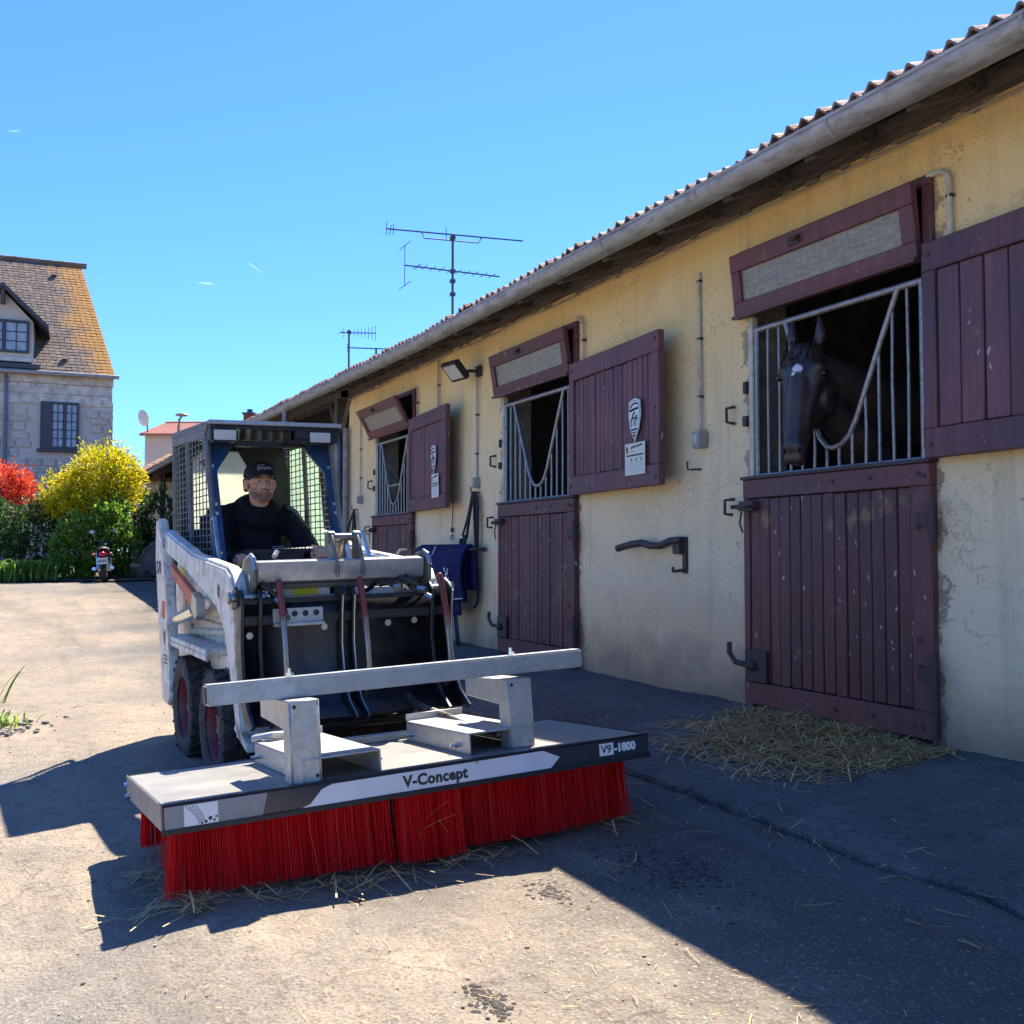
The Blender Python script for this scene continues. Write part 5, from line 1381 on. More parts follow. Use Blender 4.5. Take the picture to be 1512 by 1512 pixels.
# side frames with weld mesh
for sx in (-1, 1):
    x = sx*.345
    m = MB()
    def fr(y, z): return (x, y, z)
    pts = [(.58, 1.76), (1.50, 1.80), (1.52, 1.22), (1.10, 1.10), (.36, 1.02)]
    for (a, b), (c, d_) in zip(pts, pts[1:]+pts[:1]): m.tube([(x, a, b), (x, c, d_)], .017, 6)
    m.tube([(x, 1.08, 1.79), (x, 1.0, 1.08)], .017, 6)
    m.prism([(.575, 1.725), (1.5, 1.76), (1.5, 1.82), (.5, 1.79)], x-.012, x+.012, 'x')
    P('side_frame', m, 'cab_grey', 0)
    m = MB()
    def ybot(z): return .36+(z-1.02)*.30
    def inside(y, z): return y > ybot(z)+.01 and z > lerp(y, [(.36, 1.02), (1.10, 1.10), (1.52, 1.22)]) and z < 1.75
    for k in range(12):
        y = .42+k*.09+(.03 if k > 6 else 0); zs = [zz for zz in [1.0+.01*i for i in range(80)] if inside(y, zz)]
        if zs: m.tube([(x, y, zs[0]), (x, y, zs[-1])], .0032, 4)
    for k in range(20):
        z = 1.05+k*.0365; ys = [yy for yy in [.35+.01*i for i in range(118)] if inside(yy, z)]
        if ys: m.tube([(x-.004*sx, ys[0], z), (x-.004*sx, ys[-1], z)], .0032, 4)
    P('side_mesh', m, 'mesh_grey', 0)
m = MB(); m.prism([(.72, 1.08), (1.42, 1.16), (1.42, 1.74), (.86, 1.74)], .355, .359, 'x'); P('side_window', m, 'green_glass', 0)
# rear wall of the cab with its cut-corner window
def ring(outer, inner, y, t, mat, name):
    mb = MB(); n = len(outer)
    vs = [(a, y, b) for a, b in outer]+[(a, y, b) for a, b in inner]+[(a, y+t, b) for a, b in outer]+[(a, y+t, b) for a, b in inner]
    fs = []
    for i in range(n):
        j = (i+1) % n
        fs += [(i, j, n+j, n+i), (2*n+j, 2*n+i, 3*n+i, 3*n+j), (n+i, n+j, 3*n+j, 3*n+i), (j, i, 2*n+i, 2*n+j)]
    mb.add(vs, fs); return P(name, mb, mat, 0, smooth=False)
win = [(-.29, 1.24), (.07, 1.24), (.115, 1.32), (.115, 1.57), (.02, 1.73), (-.20, 1.73), (-.29, 1.66), (-.29, 1.4)]
out = [(-.34, 1.0), (.2, 1.0), (.34, 1.1), (.34, 1.6), (.30, 1.79), (-.2, 1.79), (-.34, 1.79), (-.34, 1.4)]
ring(out, win, 1.40, .03, 'black_paint', 'rear_wall')
m = MB(); m.prism([(a, b) for a, b in win], 1.412, 1.418, 'y'); P('rear_window', m, 'dusty_glass', 0)
m = MB(); m.prism([(-.225, 1.66), (-.15, 1.60), (-.15, 1.70)], 1.405, 1.409, 'y'); P('orange_triangle', m, 'orange_paint', 0)
m = MB(); m.bx(-.34, .34, .40, 1.45, .62, .70); m.bx(-.34, -.32, .35, 1.45, .70, 1.05); m.bx(.32, .34, .35, 1.45, .70, 1.05); P('cab_floor', m, 'black_paint', .004)
m = MB(); m.bx(-.26, .24, .72, 1.20, .80, .93); m.bx(-.26, .24, 1.14, 1.26, .93, 1.36); P('seat', m, 'seat_vinyl', .04, seg=3)
m = MB(); m.tube([(-.31, 1.12, 1.12), (-.29, .62, 1.085), (-.24, .52, 1.08), (.2, .52, 1.10), (.26, .62, 1.10), (.30, 1.12, 1.14)], .022, 8); m.bx(-.16, .16, .50, .60, 1.06, 1.115); P('lap_bar', m, 'black_plastic', 0)
for x in (-.185, .235):
    m = MB(); m.tube([(x, .42, .70), (x, .40, .95), (x, .385, 1.06)], [.016, .014, .012], 8); m.ball((x, .385, 1.075), (.022, .022, .035), 10, 6); P('control_lever', m, 'black_plastic', 0)
for sx, z in ((-1, 1.28), (1, 1.16)):
    m = MB(); x = sx*.350; m.tube([(x, FY(z)-.0, z), (x, FY(z)-.05, z+.005), (x+sx*.0, FY(z)-.06, z-.02), (x, FY(z-.3)-.06, z-.28), (x, FY(z-.3), z-.3)], .011, 8); P('grab_handle', m, ('steel', 'chrome')[sx > 0], 0)
m = MB(); m.tube([(.40, .22, 1.2), (.41, .05, .95)], .014, 8); m.tube([(.41, .05, .95), (.415, -.08, .78)], .009, 8); P('gas_strut', m, 'chrome', 0)
m = MB(); m.bx(-.33, .33, .05, .34, .60, .72); m.bx(-.33, .33, .30, .34, .40, .86); P('front_panel', m, 'black_paint', .006)
# tilt cylinder housing, yellow label, plate with four holes (between the arms)
m = MB(); m.tube([(-.39, -.58, .885), (.36, -.58, .885)], .026, 14); P('cross_tube', m, 'yellow_white', .003)
m = MB(); m.bx(-.29, -.04, -.56, -.46, .90, .955); c = P('valve_cover', m, 'white_paint', .010)
m = MB(); m.bx(-.215, -.10, -.563, -.5605, .909, .948); P('warning_label', m, 'yellow_sticker', 0, parent=c)
m = MB(); m.bx(.12, .27, -.60, -.50, .85, .93); P('relay_cover', m, 'white_paint', .012)
rg = random.Random(81)
for (p, q, r) in (((-.36, -.55, .93), (-.30, -.70, .84), .011), ((-.41, -.60, .95), (-.33, -.70, .90), .010), ((.20, -.55, .94), (.33, -.70, .92), .012), ((.24, -.58, .97), (.36, -.71, .89), .011), ((.10, -.56, .90), (.22, -.68, .93), .010)):
    p, q = Vector(p), Vector(q); m = MB(); m.tube([p+(q-p)*k/8+Vector((.015*math.sin(k), -.03*math.sin(math.pi*k/8), .045*math.sin(math.pi*k/8))) for k in range(9)], r, 8); P('hydraulic_hose', m, 'rubber_hose', 0)
    m = MB(); m.tube([q, q+(q-p).normalized()*.04], r*1.5, 6); P('hose_coupling', m, 'steel', 0)
for (p, q, r) in (((-.36, -.1, .90), (-.30, -.52, .86), .014), ((-.33, -.1, .92), (-.25, -.50, .90), .012), ((.25, -.05, .92), (.33, -.5, .90), .013), ((.30, .0, .96), (.36, -.48, .93), .013), ((.05, -.1, .90), (.13, -.5, .92), .011)):
    p, q = Vector(p), Vector(q); m = MB(); m.tube([p+(q-p)*k/8+Vector((.02*math.sin(k), 0, .07*math.sin(math.pi*k/8))) for k in range(9)], r, 8); P('hydraulic_hose', m, 'rubber_hose', 0)
# quick-attach frame between the arm feet
m = MB(); m.bx(-.40, .40, -.46, -.42, .36, .88); m.tube([(-.46, -.66, .34), (.46, -.66, .34)], .026, 12); P('attach_plate', m, 'black_paint', .006)
m = MB(); m.bx(-.15, .34, -.98, -.93, .285, .330); P('cross_tube', m, 'yellow_white', .004)

# ------------------------------------------------------------------ manure fork with its grapple
fk = thing('grapple_fork', 'black manure fork with a galvanised grapple beam on the loader arms', 'grapple fork', LLOC, LROT)
def F(name, mb, mats, bevel=.004, parent=None, **k): return mb.build(name, mats, parent or fk, bevel, **k)
# curved back plate
prof = [(-.64, .90), (-.625, .80), (-.62, .65), (-.64, .52), (-.70, .43), (-.80, .385)]
mb = MB()
vs = [(-.470, a, b) for a, b in prof]+[(.505, a, b) for a, b in prof]; n = len(prof)
mb.add(vs, [(i, n+i, n+i+1, i+1) for i in range(n-1)]); o = F('back_plate', mb, 'black_paint', 0, angle=60); s_ = o.modifiers.new('plate', 'SOLIDIFY'); s_.thickness = .014
m = MB(); m.bx(-.475, .507, -.68, -.62, .795, .835); m.bx(-.475, .507, -.68, -.635, .885, .905); F('top_rail', m, 'black_paint', .005)
RIB = [(-.50, .94), (-.555, .95), (-.60, .91), (-.585, .83), (-.575, .70), (-.60, .56), (-.66, .46), (-.76, .40), (-.72, .38), (-.60, .42), (-.53, .51), (-.50, .65)]
rib_m = MB(); rib_m.prism(RIB, -.008, .008, 'x'); rib_me = rib_m.mesh('rib', 'black_paint', .003, seg=1)
for x in (-.472, -.395, -.035, .02, .40, .495): obj('rib', rib_me, fk, (x, -.12, 0))
ed = MB(); ed.tube([(0, a-.001, b) for a, b in RIB[2:8]], .0042, 6); ed_me = ed.mesh('worn_edge', 'steel')
for x in (-.035, .02, .495): obj('worn_edge', ed_me, fk, (x, -.122, 0))
bme = MB().tube([(0, 0, 0), (0, -.012, 0)], .016, 6).mesh('plate_bolt', 'steel')
for x, z in ((-.43, .75), (-.10, .77), (.20, .77), (.33, .775)): obj('plate_bolt', bme, fk, (x, -.636, z))
m = MB(); m.bx(-.34, -.12, -.695, -.682, .80, .862); m.bx(-.34, -.12, -.72, -.682, .787, .80); hp = F('hole_plate', m, 'galvanised', .002)
me = MB().tube([(0, 0, 0), (0, -.002, 0)], .0135, 12).mesh('bolt_hole', 'black_plastic')
for k in range(4): obj('bolt_hole', me, hp, (-.295+.048*k, -.6955, .838))
for x in (-.435, .445):
    m = MB(); m.tube([(x-.075, -.635, .915), (x+.075, -.635, .915)], .020, 12); m.tube([(x-.085, -.635, .915), (x-.072, -.635, .915)], .030, 6); m.tube([(x+.072, -.635, .915), (x+.085, -.635, .915)], .030, 6); F('pivot_pin', m, 'steel', 0)
    m = MB(); m.prism([(-.58, .86), (-.68, .88), (-.68, .94), (-.64, .965), (-.59, .94)], x-.055, x-.043, 'x'); m.prism([(-.58, .86), (-.68, .88), (-.68, .94), (-.64, .965), (-.59, .94)], x+.043, x+.055, 'x'); F('pivot_lug', m, 'black_paint', .003)
# grapple beam: bent galvanised sheet between two end plates
GB = [(-.66, .978), (-.672, 1.062), (-.61, 1.070), (-.54, 1.040), (-.54, 1.028), (-.61, 1.056), (-.658, 1.050), (-.648, .985), (-.56, .95), (-.565, .938)]
m = MB(); m.prism(GB, -.395, .375, 'x'); gb = F('grapple_beam', m, 'galvanised', .002, seg=1)
m = MB(); m.bx(-.395, .375, -.650, -.52, .962, .980); F('beam_underside', m, 'black_paint', .003)
PL = [(-.70, .965), (-.705, 1.03), (-.68, 1.08), (-.63, 1.095), (-.55, 1.075), (-.49, 1.02), (-.46, .95), (-.465, .89), (-.52, .875), (-.60, .90)]
for sx, x in ((-1, -.415), (1, .39)):
    m = MB(); m.prism(PL, x-.008, x+.008, 'x'); F('end_plate', m, 'olive_plate', .003, seg=1)
    m = MB(); m.tube([(x, a, b) for a, b in PL[1:6]], .0095, 6); F('plate_rim', m, 'steel', 0)
text('end_plate_lettering', 'Bobcat', .042, 'white_sticker', fk, (-.4235, -.545, .905), Matrix(((0, 0, -1), (-1, 0, 0), (0, 1, 0))).to_euler(), bold=.0008)
cat_mark(fk, Matrix.Translation((-.4240, -.635, .995)) @ Matrix(((0, 0, -1), (-1, 0, 0), (0, 1, 0))).to_4x4(), .020, 'white_sticker')
# cylinder lugs on the beam
for x in (-.045, .075):
    m = MB(); m.prism([(-.69, .985), (-.69, 1.04), (-.62, 1.17), (-.585, 1.195), (-.55, 1.17), (-.545, 1.06)], x-.007, x+.007, 'x'); F('cylinder_lug', m, 'lug_metal', .003, seg=1)
    m = MB(); m.tube([(x-.016, -.585, 1.165), (x+.016, -.585, 1.165)], .030, 12); F('lug_boss', m, 'lug_metal', .003)
m = MB(); m.tube([(-.06, -.585, 1.165), (.09, -.585, 1.165)], .017, 12); F('cylinder_pin', m, 'worn_steel', 0)
m = MB(); m.tube([(.015, -.585, 1.165), (.015, -.50, 1.08), (.015, -.32, .95)], .024, 12); F('grapple_cylinder', m, 'worn_steel', 0)
m = MB(); m.tube([(.28, -.58, 1.085), (.30, -.57, 1.10), (.34, -.55, 1.10)], .006, 6); m.tube([(-.30, -.58, 1.085), (-.28, -.55, 1.105)], .012, 6); F('grease_nipple', m, 'steel', 0)
# upper tines
for x in (-.315, .05, .44):
    pts = [(-.690, .985), (-.705, .955), (-.730, .90), (-.765, .80), (-.785, .70), (-.80, .61), (-.79, .54), (-.74, .48), (-.60, .415), (-.42, .34)]
    th = [.020, .020, .020, .018, .016, .014, .014, .014, .014, .008]
    mb = MB(); L, Rr = [], []
    for i, ((a, b), t) in enumerate(zip(pts, th)):
        (a0, b0), (a1, b1) = pts[max(i-1, 0)], pts[min(i+1, len(pts)-1)]; q = math.hypot(a1-a0, b1-b0); nx, ny = (b1-b0)/q, -(a1-a0)/q
        L.append((a+nx*t*.75, b+ny*t*.75)); Rr.append((a-nx*t*.75, b-ny*t*.75))
    mb.prism(L+Rr[::-1], x-.0115, x+.0115, 'x'); F('grapple_tine', mb, 'tine_paint', .004, seg=1)
# lower tines
for x in (-.37, .27):
    mb = MB(); pts = [Vector((x, -.55, .475)), Vector((x, -.66, .435)), Vector((x, -.95, .40-.02)), Vector((x-.0, -1.35, .375)), Vector((x, -1.62, .37))]
    pts = [Vector((x, -.66, .44)), Vector((x, -.80, .405)), Vector((x, -1.10, .40)), Vector((x, -1.35, .395)), Vector((x, -1.58, .40))]
    mb.tube(pts, [.021, .020, .018, .015, .006], 10); F('fork_tine', mb, 'worn_steel', 0)

# ------------------------------------------------------------------ sweeper (x along its front, y to the back, z up), own tilt
SLOC = (-1.033+.0, 3.06, 0); SROT = (-R(4.0), -R(2.1), LYAW)
SM = Matrix.Translation(SLOC) @ Euler(SROT).to_matrix().to_4x4()
sw = thing('push_broom_sweeper', 'wide push sweeper with red bristles and galvanised fork pockets', 'sweeper', SLOC, SROT)
def S(name, mb, mats, bevel=.004, parent=None, **k): return mb.build(name, mats, parent or sw, bevel, **k)
LEN, DEP, ZT, ZB = 1.80, .76, .362, .287
m = MB(); m.bx(.002, LEN-.002, .026, DEP-.012, ZT-.006, ZT); S('top_plate', m, 'sweeper_top', .002)
m = MB(); m.bx(0, LEN, 0, .004, ZB, ZT-.003); m.bx(0, LEN, .004, .024, ZT-.009, ZT+.004); m.bx(0, LEN, .004, .022, ZB, ZB+.004); fa = S('front_fascia', m, 'sweeper_paint', .0015, seg=1)
m = MB(); m.bx(0, LEN, DEP-.010, DEP, ZB, ZT+.002); S('rear_fascia', m, 'sweeper_paint', .0015)
for x in (-.0065, LEN+.0015):
    m = MB(); m.bx(x, x+.005, .004, DEP-.012, ZB, ZT+.004); S('end_cap', m, 'sweeper_top' if x < 1 else 'sweeper_paint', .0015)
m = MB(); m.bx(-.006, LEN+.006, -.007, -.0015, ZB-.012, ZB+.004); m.tube([(.0, -.002, ZT+.002), (LEN, -.002, ZT+.002)], .0045, 6); S('edge_trim', m, 'black_plastic', .001)
for p in ((-.01, .70, ZB+.05), (-.012, .66, ZB+.015), (LEN+.01, .12, ZB+.03), (LEN+.01, .55, ZB+.03)):
    m = MB(); m.tube([(p[0]-.012, p[1], p[2]), (p[0]+.012, p[1], p[2])], .010, 8); S('end_bolt', m, 'chrome', 0)
# silver stripe and lettering printed on the fascia
def flat(poly, mat, name, y=-.0012):
    mb = MB(); mb.prism(poly, y-.0006, y, 'y'); return S(name, mb, mat, 0, parent=fa, smooth=False)
flat([(.425, ZB+.005), (.455, ZB+.014), (.495, ZT-.020), (.53, ZT-.008), (1.33, ZT-.004), (1.40, ZB+.040), (1.36, ZB+.005)], 'silver_band', 'silver_stripe')
flat([(.003, ZB+.004), (.30, ZB+.004), (.318, ZT-.004), (.003, ZT-.004)], 'grey_print_reflection', 'painted_reflection')  # mirrored sunlit ground, painted on as a slanted grey area
lg = flat([(.060, ZB+.006), (.162, ZB+.006), (.162, ZT-.006), (.060, ZT-.006)], 'white_sticker', 'logo_sticker', -.0022)
m = MB()
for k in range(4): m.tube([(.064+.010*k+.040*math.sin(u*1.5)*(1-.1*k), -.0034, ZT-.008-(.058)*u+.0) for u in [i/8 for i in range(9)] if .064+.01*k < .15], .0009, 4)
for (x, z, r) in ((.125, .300, .0045), (.138, .308, .006), (.150, .301, .004), (.156, .311, .0035), (.113, .297, .003)): m.tube([(x, -.0028, z), (x, -.0036, z)], r, 12)
m.build('logo_print', 'dark_print', lg)
text('brand_lettering', 'V-Concept', .052, 'dark_print', fa, (.78, -.0022, ZB+.020), (R(90), 0, 0), bold=.0022, spacing=1.05)
text('brand_mark', '®', .016, 'grey_print_reflection', fa, (1.055, -.0022, ZT-.016), (R(90), 0, 0))
flat([(1.575, ZB+.018), (1.638, ZB+.018), (1.638, ZT-.012), (1.575, ZT-.012)], 'white_sticker', 'size_sticker', -.0020)
text('size_lettering', 'V9', .042, 'navy_print', fa, (1.582, -.0032, ZB+.027), (R(90), 0, 0), bold=.0006)
text('size_lettering', '-1800', .042, 'white_sticker', fa, (1.642, -.0020, ZB+.027), (R(90), 0, 0), bold=.0022, spacing=1.0)
# brush strips
rg = random.Random(91)
def gz_local(x, y):
    p = SM @ Vector((x, y, 0)); return gxy(p.x, p.y)-p.z
def brush(x0, x1, y, zt, lean, rows, splay, step=.0027, spread=.009):
    mb = MB(); n = int((x1-x0)/step)
    for j in range(rows):
        for i in range(n):
            x = x0+(x1-x0)*(i+rg.random())/n; yy = y+(j-(rows-1)/2)*spread+rg.gauss(0, .003)
            u = (x-x0)/(x1-x0); edge = (max(0, .10-u)*-6*splay[0]+max(0, u-.90)*6*splay[1])
            clump = .005*noise.noise(Vector((x*22, y*9, j*.3)))
            dx = edge*.06+clump+rg.gauss(0, .0022); dy = lean+(j-(rows-1)/2)*spread*.5+rg.gauss(0, .003)+.006*noise.noise(Vector((x*14, 3, y)))
            if rg.random() < .05: dx += rg.gauss(0, .016); dy -= abs(rg.gauss(0, .022))
            zb = max(gz_local(x+dx, yy+dy)+.028, .03)+abs(rg.gauss(0, .003))
            zb = min(zb, .17); r = .0015; mid = .55
            a = Vector((x, yy, zt)); b = Vector((x+dx*.3, yy+dy*.3, zt+(zb-zt)*.5)); c = Vector((x+dx, yy+dy, zb)); q = rg.random()*6.28; vs = []
            for p, rr in ((a, r), (b, r), (c, r*.8)):
                for k in range(3): vs.append((p.x+rr*math.cos(q+k*2.094), p.y+rr*math.sin(q+k*2.094), p.z))
            mb.add(vs, [(3*l+k, 3*l+(k+1) % 3, 3*l+3+(k+1) % 3, 3*l+3+k) for l in range(2) for k in range(3)])
    return S('bristle_strip', mb, 'bristle', 0, smooth=False, kind='stuff')
brush(.03, .745, .075, ZT-.02, -.02, 5, (.6, .1))
brush(.765, .995, .040, ZT-.02, -.018, 5, (.15, .2))
brush(1.005, 1.735, .100, ZT-.02, -.01, 5, (.1, .1))
brush(.05, .9, .36, ZT-.02, 0, 3, (.2, .2), .008); brush(.9, 1.76, .38, ZT-.02, 0, 3, (.2, .5), .008)
brush(.03, .9, .64, ZT-.02, .01, 5, (.2, .2), .004); brush(.9, 1.78, .64, ZT-.02, .03, 3, (.2, .5), .009)
m = MB()
for x0, x1, y in ((.02, .80, .075), (.775, 1.01, .035), (1.0, 1.735, .105), (.03, 1.76, .37), (.0, 1.78, .64)): m.bx(x0, x1, y-.03, y+.03, ZB+.012, ZT-.012)
S('brush_rail', m, 'black_plastic', 0)
# fork pockets: upside down channels
def pocket(x0, x1, y0, y1, h):
    t = .006; z0 = ZT+.001
    m = MB(); m.bx(x0, x1, y0, y1, z0+h-t, z0+h); m.bx(x0, x0+t, y0, y1, z0, z0+h-t); m.bx(x1-t, x1, y0, y1, z0, z0+h-t)
    m.bx(x0-.0, x1, y1, y1+.004, z0+h-.002, z0+h+.028)
    p = S('fork_pocket', m, 'galvanised_pale', .002, seg=1)
    bm_ = MB().tube([(0, 0, 0), (-.022, 0, 0)], .010, 6); bm_.tube([(-.022, 0, 0), (-.036, 0, 0)], .006, 6); me = bm_.mesh('pocket_bolt', 'chrome')
    for y in (y0+.09, y1-.08): obj('pocket_bolt', me, p, (x0, y, z0+.03)); obj('pocket_bolt', me, p, (x1, y, z0+.03), (0, 0, math.pi))
    return p
pocket(.445, .715, .025, .66, .078); pocket(1.085, 1.345, .10, .70, .078)
# C posts carrying the tube
def cpost(x, y, zt, arm):
    m = MB(); z0 = ZT+.001
    m.prism([(y, z0), (y, zt), (y+arm, zt), (y+arm, zt-.075), (y+.075, zt-.095), (y+.075, z0)], x, x+.006, 'x')
    m.prism([(y, z0), (y, zt), (y+arm, zt), (y+arm, zt-.075), (y+.075, zt-.095), (y+.075, z0)], x+.099, x+.105, 'x')
    m.bx(x+.0062, x+.0988, y, y+.006, z0, zt); m.bx(x+.0062, x+.0988, y+.0062, y+arm, zt-.006, zt)
    c = S('support_post', m, 'galvanised_pale', .003, seg=1)
    me = MB().tube([(0, .001, 0), (0, -.001, 0)], .0065, 8).mesh('drain_hole', 'black_plastic')
    obj('drain_hole', me, c, (x+.02, y-.0005, zt-.02)); obj('drain_hole', me, c, (x+.088, y-.0005, z0+.02))
cpost(.405, .030, .632, .36); cpost(1.255, .105, .618, .36)
m = MB(); m.bx(.170, 1.615, .135, .205, .634, .704); tb = S('square_tube', m, 'galvanised', .006, seg=2)
m = MB(); m.bx(.1665, .1695, .143, .197, .642, .696); m.bx(1.6155, 1.6185, .143, .197, .642, .696); S('tube_plug', m, 'black_plastic', .001, parent=tb)
me = MB().tube([(0, 0, 0), (0, 0, .014)], .014, 6); me.tube([(0, 0, .014), (0, 0, .028)], .007, 8); me = me.mesh('tube_bolt', 'chrome')
for x in (.455, 1.315): obj('tube_bolt', me, tb, (x, .17, .704))
m = MB(); m.tube([(.44, .66, .45), (.50, .60, .462), (.56, .62, .455)], .014, 8); m.bx(.46, .62, .60, .66, .442, .452); S('pocket_clip', m, 'galvanised_pale', 0)
# ------------------------------------------------------------------ the driver
def mach(x, y, z): return LM @ Vector((x, y, z))
dr = thing('person', 'smiling driver in a dark cap and black jacket at the loader controls', 'person', mach(0, .95, .93), LROT)
def D(x, y, z): return Vector((x+.032, y-.95, z-.93))
HC = D(-.030, .80, 1.490)
def hd(x, y, z): return Vector((x, y, z))
b = MB()
b.ball((0, .018, .035), (.078, .094, .088), 20, 14); b.ball((0, -.018, -.03), (.060, .070, .075), 18, 12); b.ball((0, -.060, -.083), (.030, .026, .024), 12, 8)
b.caps([(-.038, -.045, -.068), (-.022, -.064, -.086), (.022, -.064, -.086), (.038, -.045, -.068)], [.021, .020, .020, .021], 10)
b.caps([(-.053, .0, -.042), (-.042, -.035, -.068)], [.020, .019], 10); b.caps([(.053, .0, -.042), (.042, -.035, -.068)], [.020, .019], 10)
b.caps([(0, -.083, .022), (0, -.100, -.004), (0, -.108, -.022)], [.009, .0105, .0125], 10); b.ball((-.0115, -.096, -.026), .0095, 8, 6); b.ball((.0115, -.096, -.026), .0095, 8, 6)
b.caps([(-.045, -.068, .031), (-.02, -.083, .031)], [.010, .011], 10); b.caps([(.045, -.068, .031), (.02, -.083, .031)], [.010, .011], 10)
for sx in (-1, 1):
    b.ball((sx*.043, -.056, -.018), (.023, .023, .019), 10, 8); b.ball((sx*.082, .012, -.002), (.010, .022, .033), 10, 8); b.ball((sx*.078, .0, -.022), (.009, .012, .014), 8, 6)
b.caps([(-.021, -.083, -.0485), (0, -.092, -.0475), (.021, -.083, -.0485)], [.0065, .0085, .0065], 8); b.caps([(-.017, -.083, -.058), (0, -.090, -.060), (.017, -.083, -.058)], [.0065, .0085, .0065], 8)
b.caps([(0, .035, -.06), (0, .050, -.14), (0, .10, -.22)], [.056, .053, .050], 16)
b.caps([(-.12, .12, -.26), (0, .10, -.24), (.12, .12, -.26)], [.03, .04, .03], 12)
# arms and hands (in the same skin), fists closed on the levers; coordinates relative to the head centre
def hnd(wr, c, side):
    """wr wrist, c knob of the lever; palm behind the knob, four fingers curling over its front, thumb on the inner side"""
    wr, c = Vector(wr), Vector(c)
    b.caps([wr, c+Vector((0, .045, .008))], [.026, .030], 12)
    b.caps([c+Vector((-.026, .035, .004)), c+Vector((.026, .035, .004))], [.021, .021], 10)
    for k in range(4):
        x = -.031+.0205*k; ln = (.9, 1.0, .97, .8)[k]
        b.caps([c+Vector((x, .030, .030)), c+Vector((x*1.05, -.006, .042*ln)), c+Vector((x*1.06, -.036*ln, .022)), c+Vector((x*1.0, -.036*ln, -.006)), c+Vector((x*.95, -.016, -.018))], [.0105, .0102, .0098, .0092, .0082], 8)
    b.caps([c+Vector((side*.030, .030, -.004)), c+Vector((side*.043, .002, -.010)), c+Vector((side*.030, -.026, -.016))], [.0125, .0112, .0092], 8)
LH = D(-.235, .385, 1.045)-HC; RH = D(.185, .385, 1.075)-HC
LE = D(-.29, .74, 1.085)-HC; RE = D(.24, .74, 1.075)-HC
LS = D(-.205, .94, 1.30)-HC; RS = D(.145, .94, 1.30)-HC
lw = LH+(LE-LH).normalized()*.10; rw = RH+(RE-RH).normalized()*.10
hnd(lw, LH, 1); hnd(rw, RH, -1)
b.caps([LS, LE, lw], [.045, .04, .027], 12); b.caps([RS, RE, rw], [.045, .04, .027], 12)
b.caps([D(-.03, 1.0, 1.27)-HC, D(-.03, 1.01, 1.0)-HC], [.05, .06], 14); b.caps([LS, D(-.03, .99, 1.28)-HC, RS], [.035, .045, .035], 12)
bd_ = b.build('body', 'skin', dr, loc=HC); remesh(bd_, .0042, 3)
for sx in (-1, 1):
    m = MB(); m.ball((sx*.031, -.0745, .0105), (.0115, .008, .0042), 12, 8); e = m.build('eye', 'eye_white', dr, loc=HC)
    m = MB(); m.ball((sx*.031, -.0810, .0106), (.0058, .0030, .0040), 10, 6); m.build('iris', 'eye_dark', e)
    m = MB(); m.caps([(sx*.050, -.068, .026), (sx*.034, -.0865, .031), (sx*.017, -.0905, .027)], [.0035, .0048, .004], 6); m.build('eyebrow', 'hair', dr, loc=HC)
    m = MB(); m.caps([(sx*.072, .035, .02), (sx*.076, .012, .035), (sx*.070, -.018, .030)], [.016, .013, .010], 8); m.caps([(sx*.071, .05, -.03), (sx*.074, .04, .02)], [.015, .018], 8); m.build('hair', 'hair', dr, loc=HC)
m = MB(); m.caps([(-.027, -.082, -.0490), (-.015, -.0925, -.0525), (0, -.0965, -.0540), (.015, -.0925, -.0525), (.027, -.082, -.0490)], [.0020, .0030, .0036, .0030, .0020], 6); m.build('mouth', 'lip', dr, loc=HC)
m = MB(); m.caps([(-.024, -.084, -.0405), (-.012, -.094, -.0385), (0, -.096, -.0385), (.012, -.094, -.0385), (.024, -.084, -.0405)], [.0020, .0030, .0028, .0030, .0020], 6); m.build('moustache', 'hair', dr, loc=HC)
# cap
m = MB(); N = 24; rows = 9; vs = []
for j in range(rows):
    t = (math.pi/2)*j/(rows-1)
    for k in range(N):
        a = 2*math.pi*k/N; rr = math.cos(t)**.75
        vs.append((.0885*rr*math.cos(a), .012+.104*rr*math.sin(a), .048+.080*math.sin(t)**1.0-(.018*math.cos(t)*max(0, math.sin(a)))))
m.add(vs, [(j*N+k, j*N+(k+1) % N, (j+1)*N+(k+1) % N, (j+1)*N+k) for j in range(rows-1) for k in range(N)])
cp = m.build('cap', 'cap_cloth', dr, loc=HC, angle=80); q = cp.modifiers.new('cloth', 'SOLIDIFY'); q.thickness = .004; q.offset = 1
mb = MB(); n = 12; vs = []
for i in range(n+1):
    a = math.pi*(1.13+.74*i/n); cx, cy = math.cos(a), math.sin(a)
    for u in (0, .5, 1): vs.append((.088*cx*(1-.08*u), .012+.100*cy-.062*u*(abs(cy)**1.5), .052-.006*u-.030*u*(cx*cx)+.008*(1-cx*cx)))
mb.add(vs, [(3*i+k, 3*i+k+1, 3*i+k+4, 3*i+k+3) for i in range(n) for k in range(2)])
pk = mb.build('peak', 'cap_cloth', cp, angle=80); q = pk.modifiers.new('cloth', 'SOLIDIFY'); q.thickness = .004
mb = MB(); pts = []
for k in range(4):
    x = -.030+.017*k; mb.tube([(x, -.0935+.02*abs(x)*10*.3, .076), (x+.008, -.0925+.006*0, .094), (x+.015, -.0935+.02*abs(x+.015)*3, .077)], .0016, 5)
mb.tube([(-.036, -.089, .072), (-.036, -.086, .100), (.0, -.0905, .104)], .0012, 4)
mb.build('cap_emblem', 'white_sticker', cp)
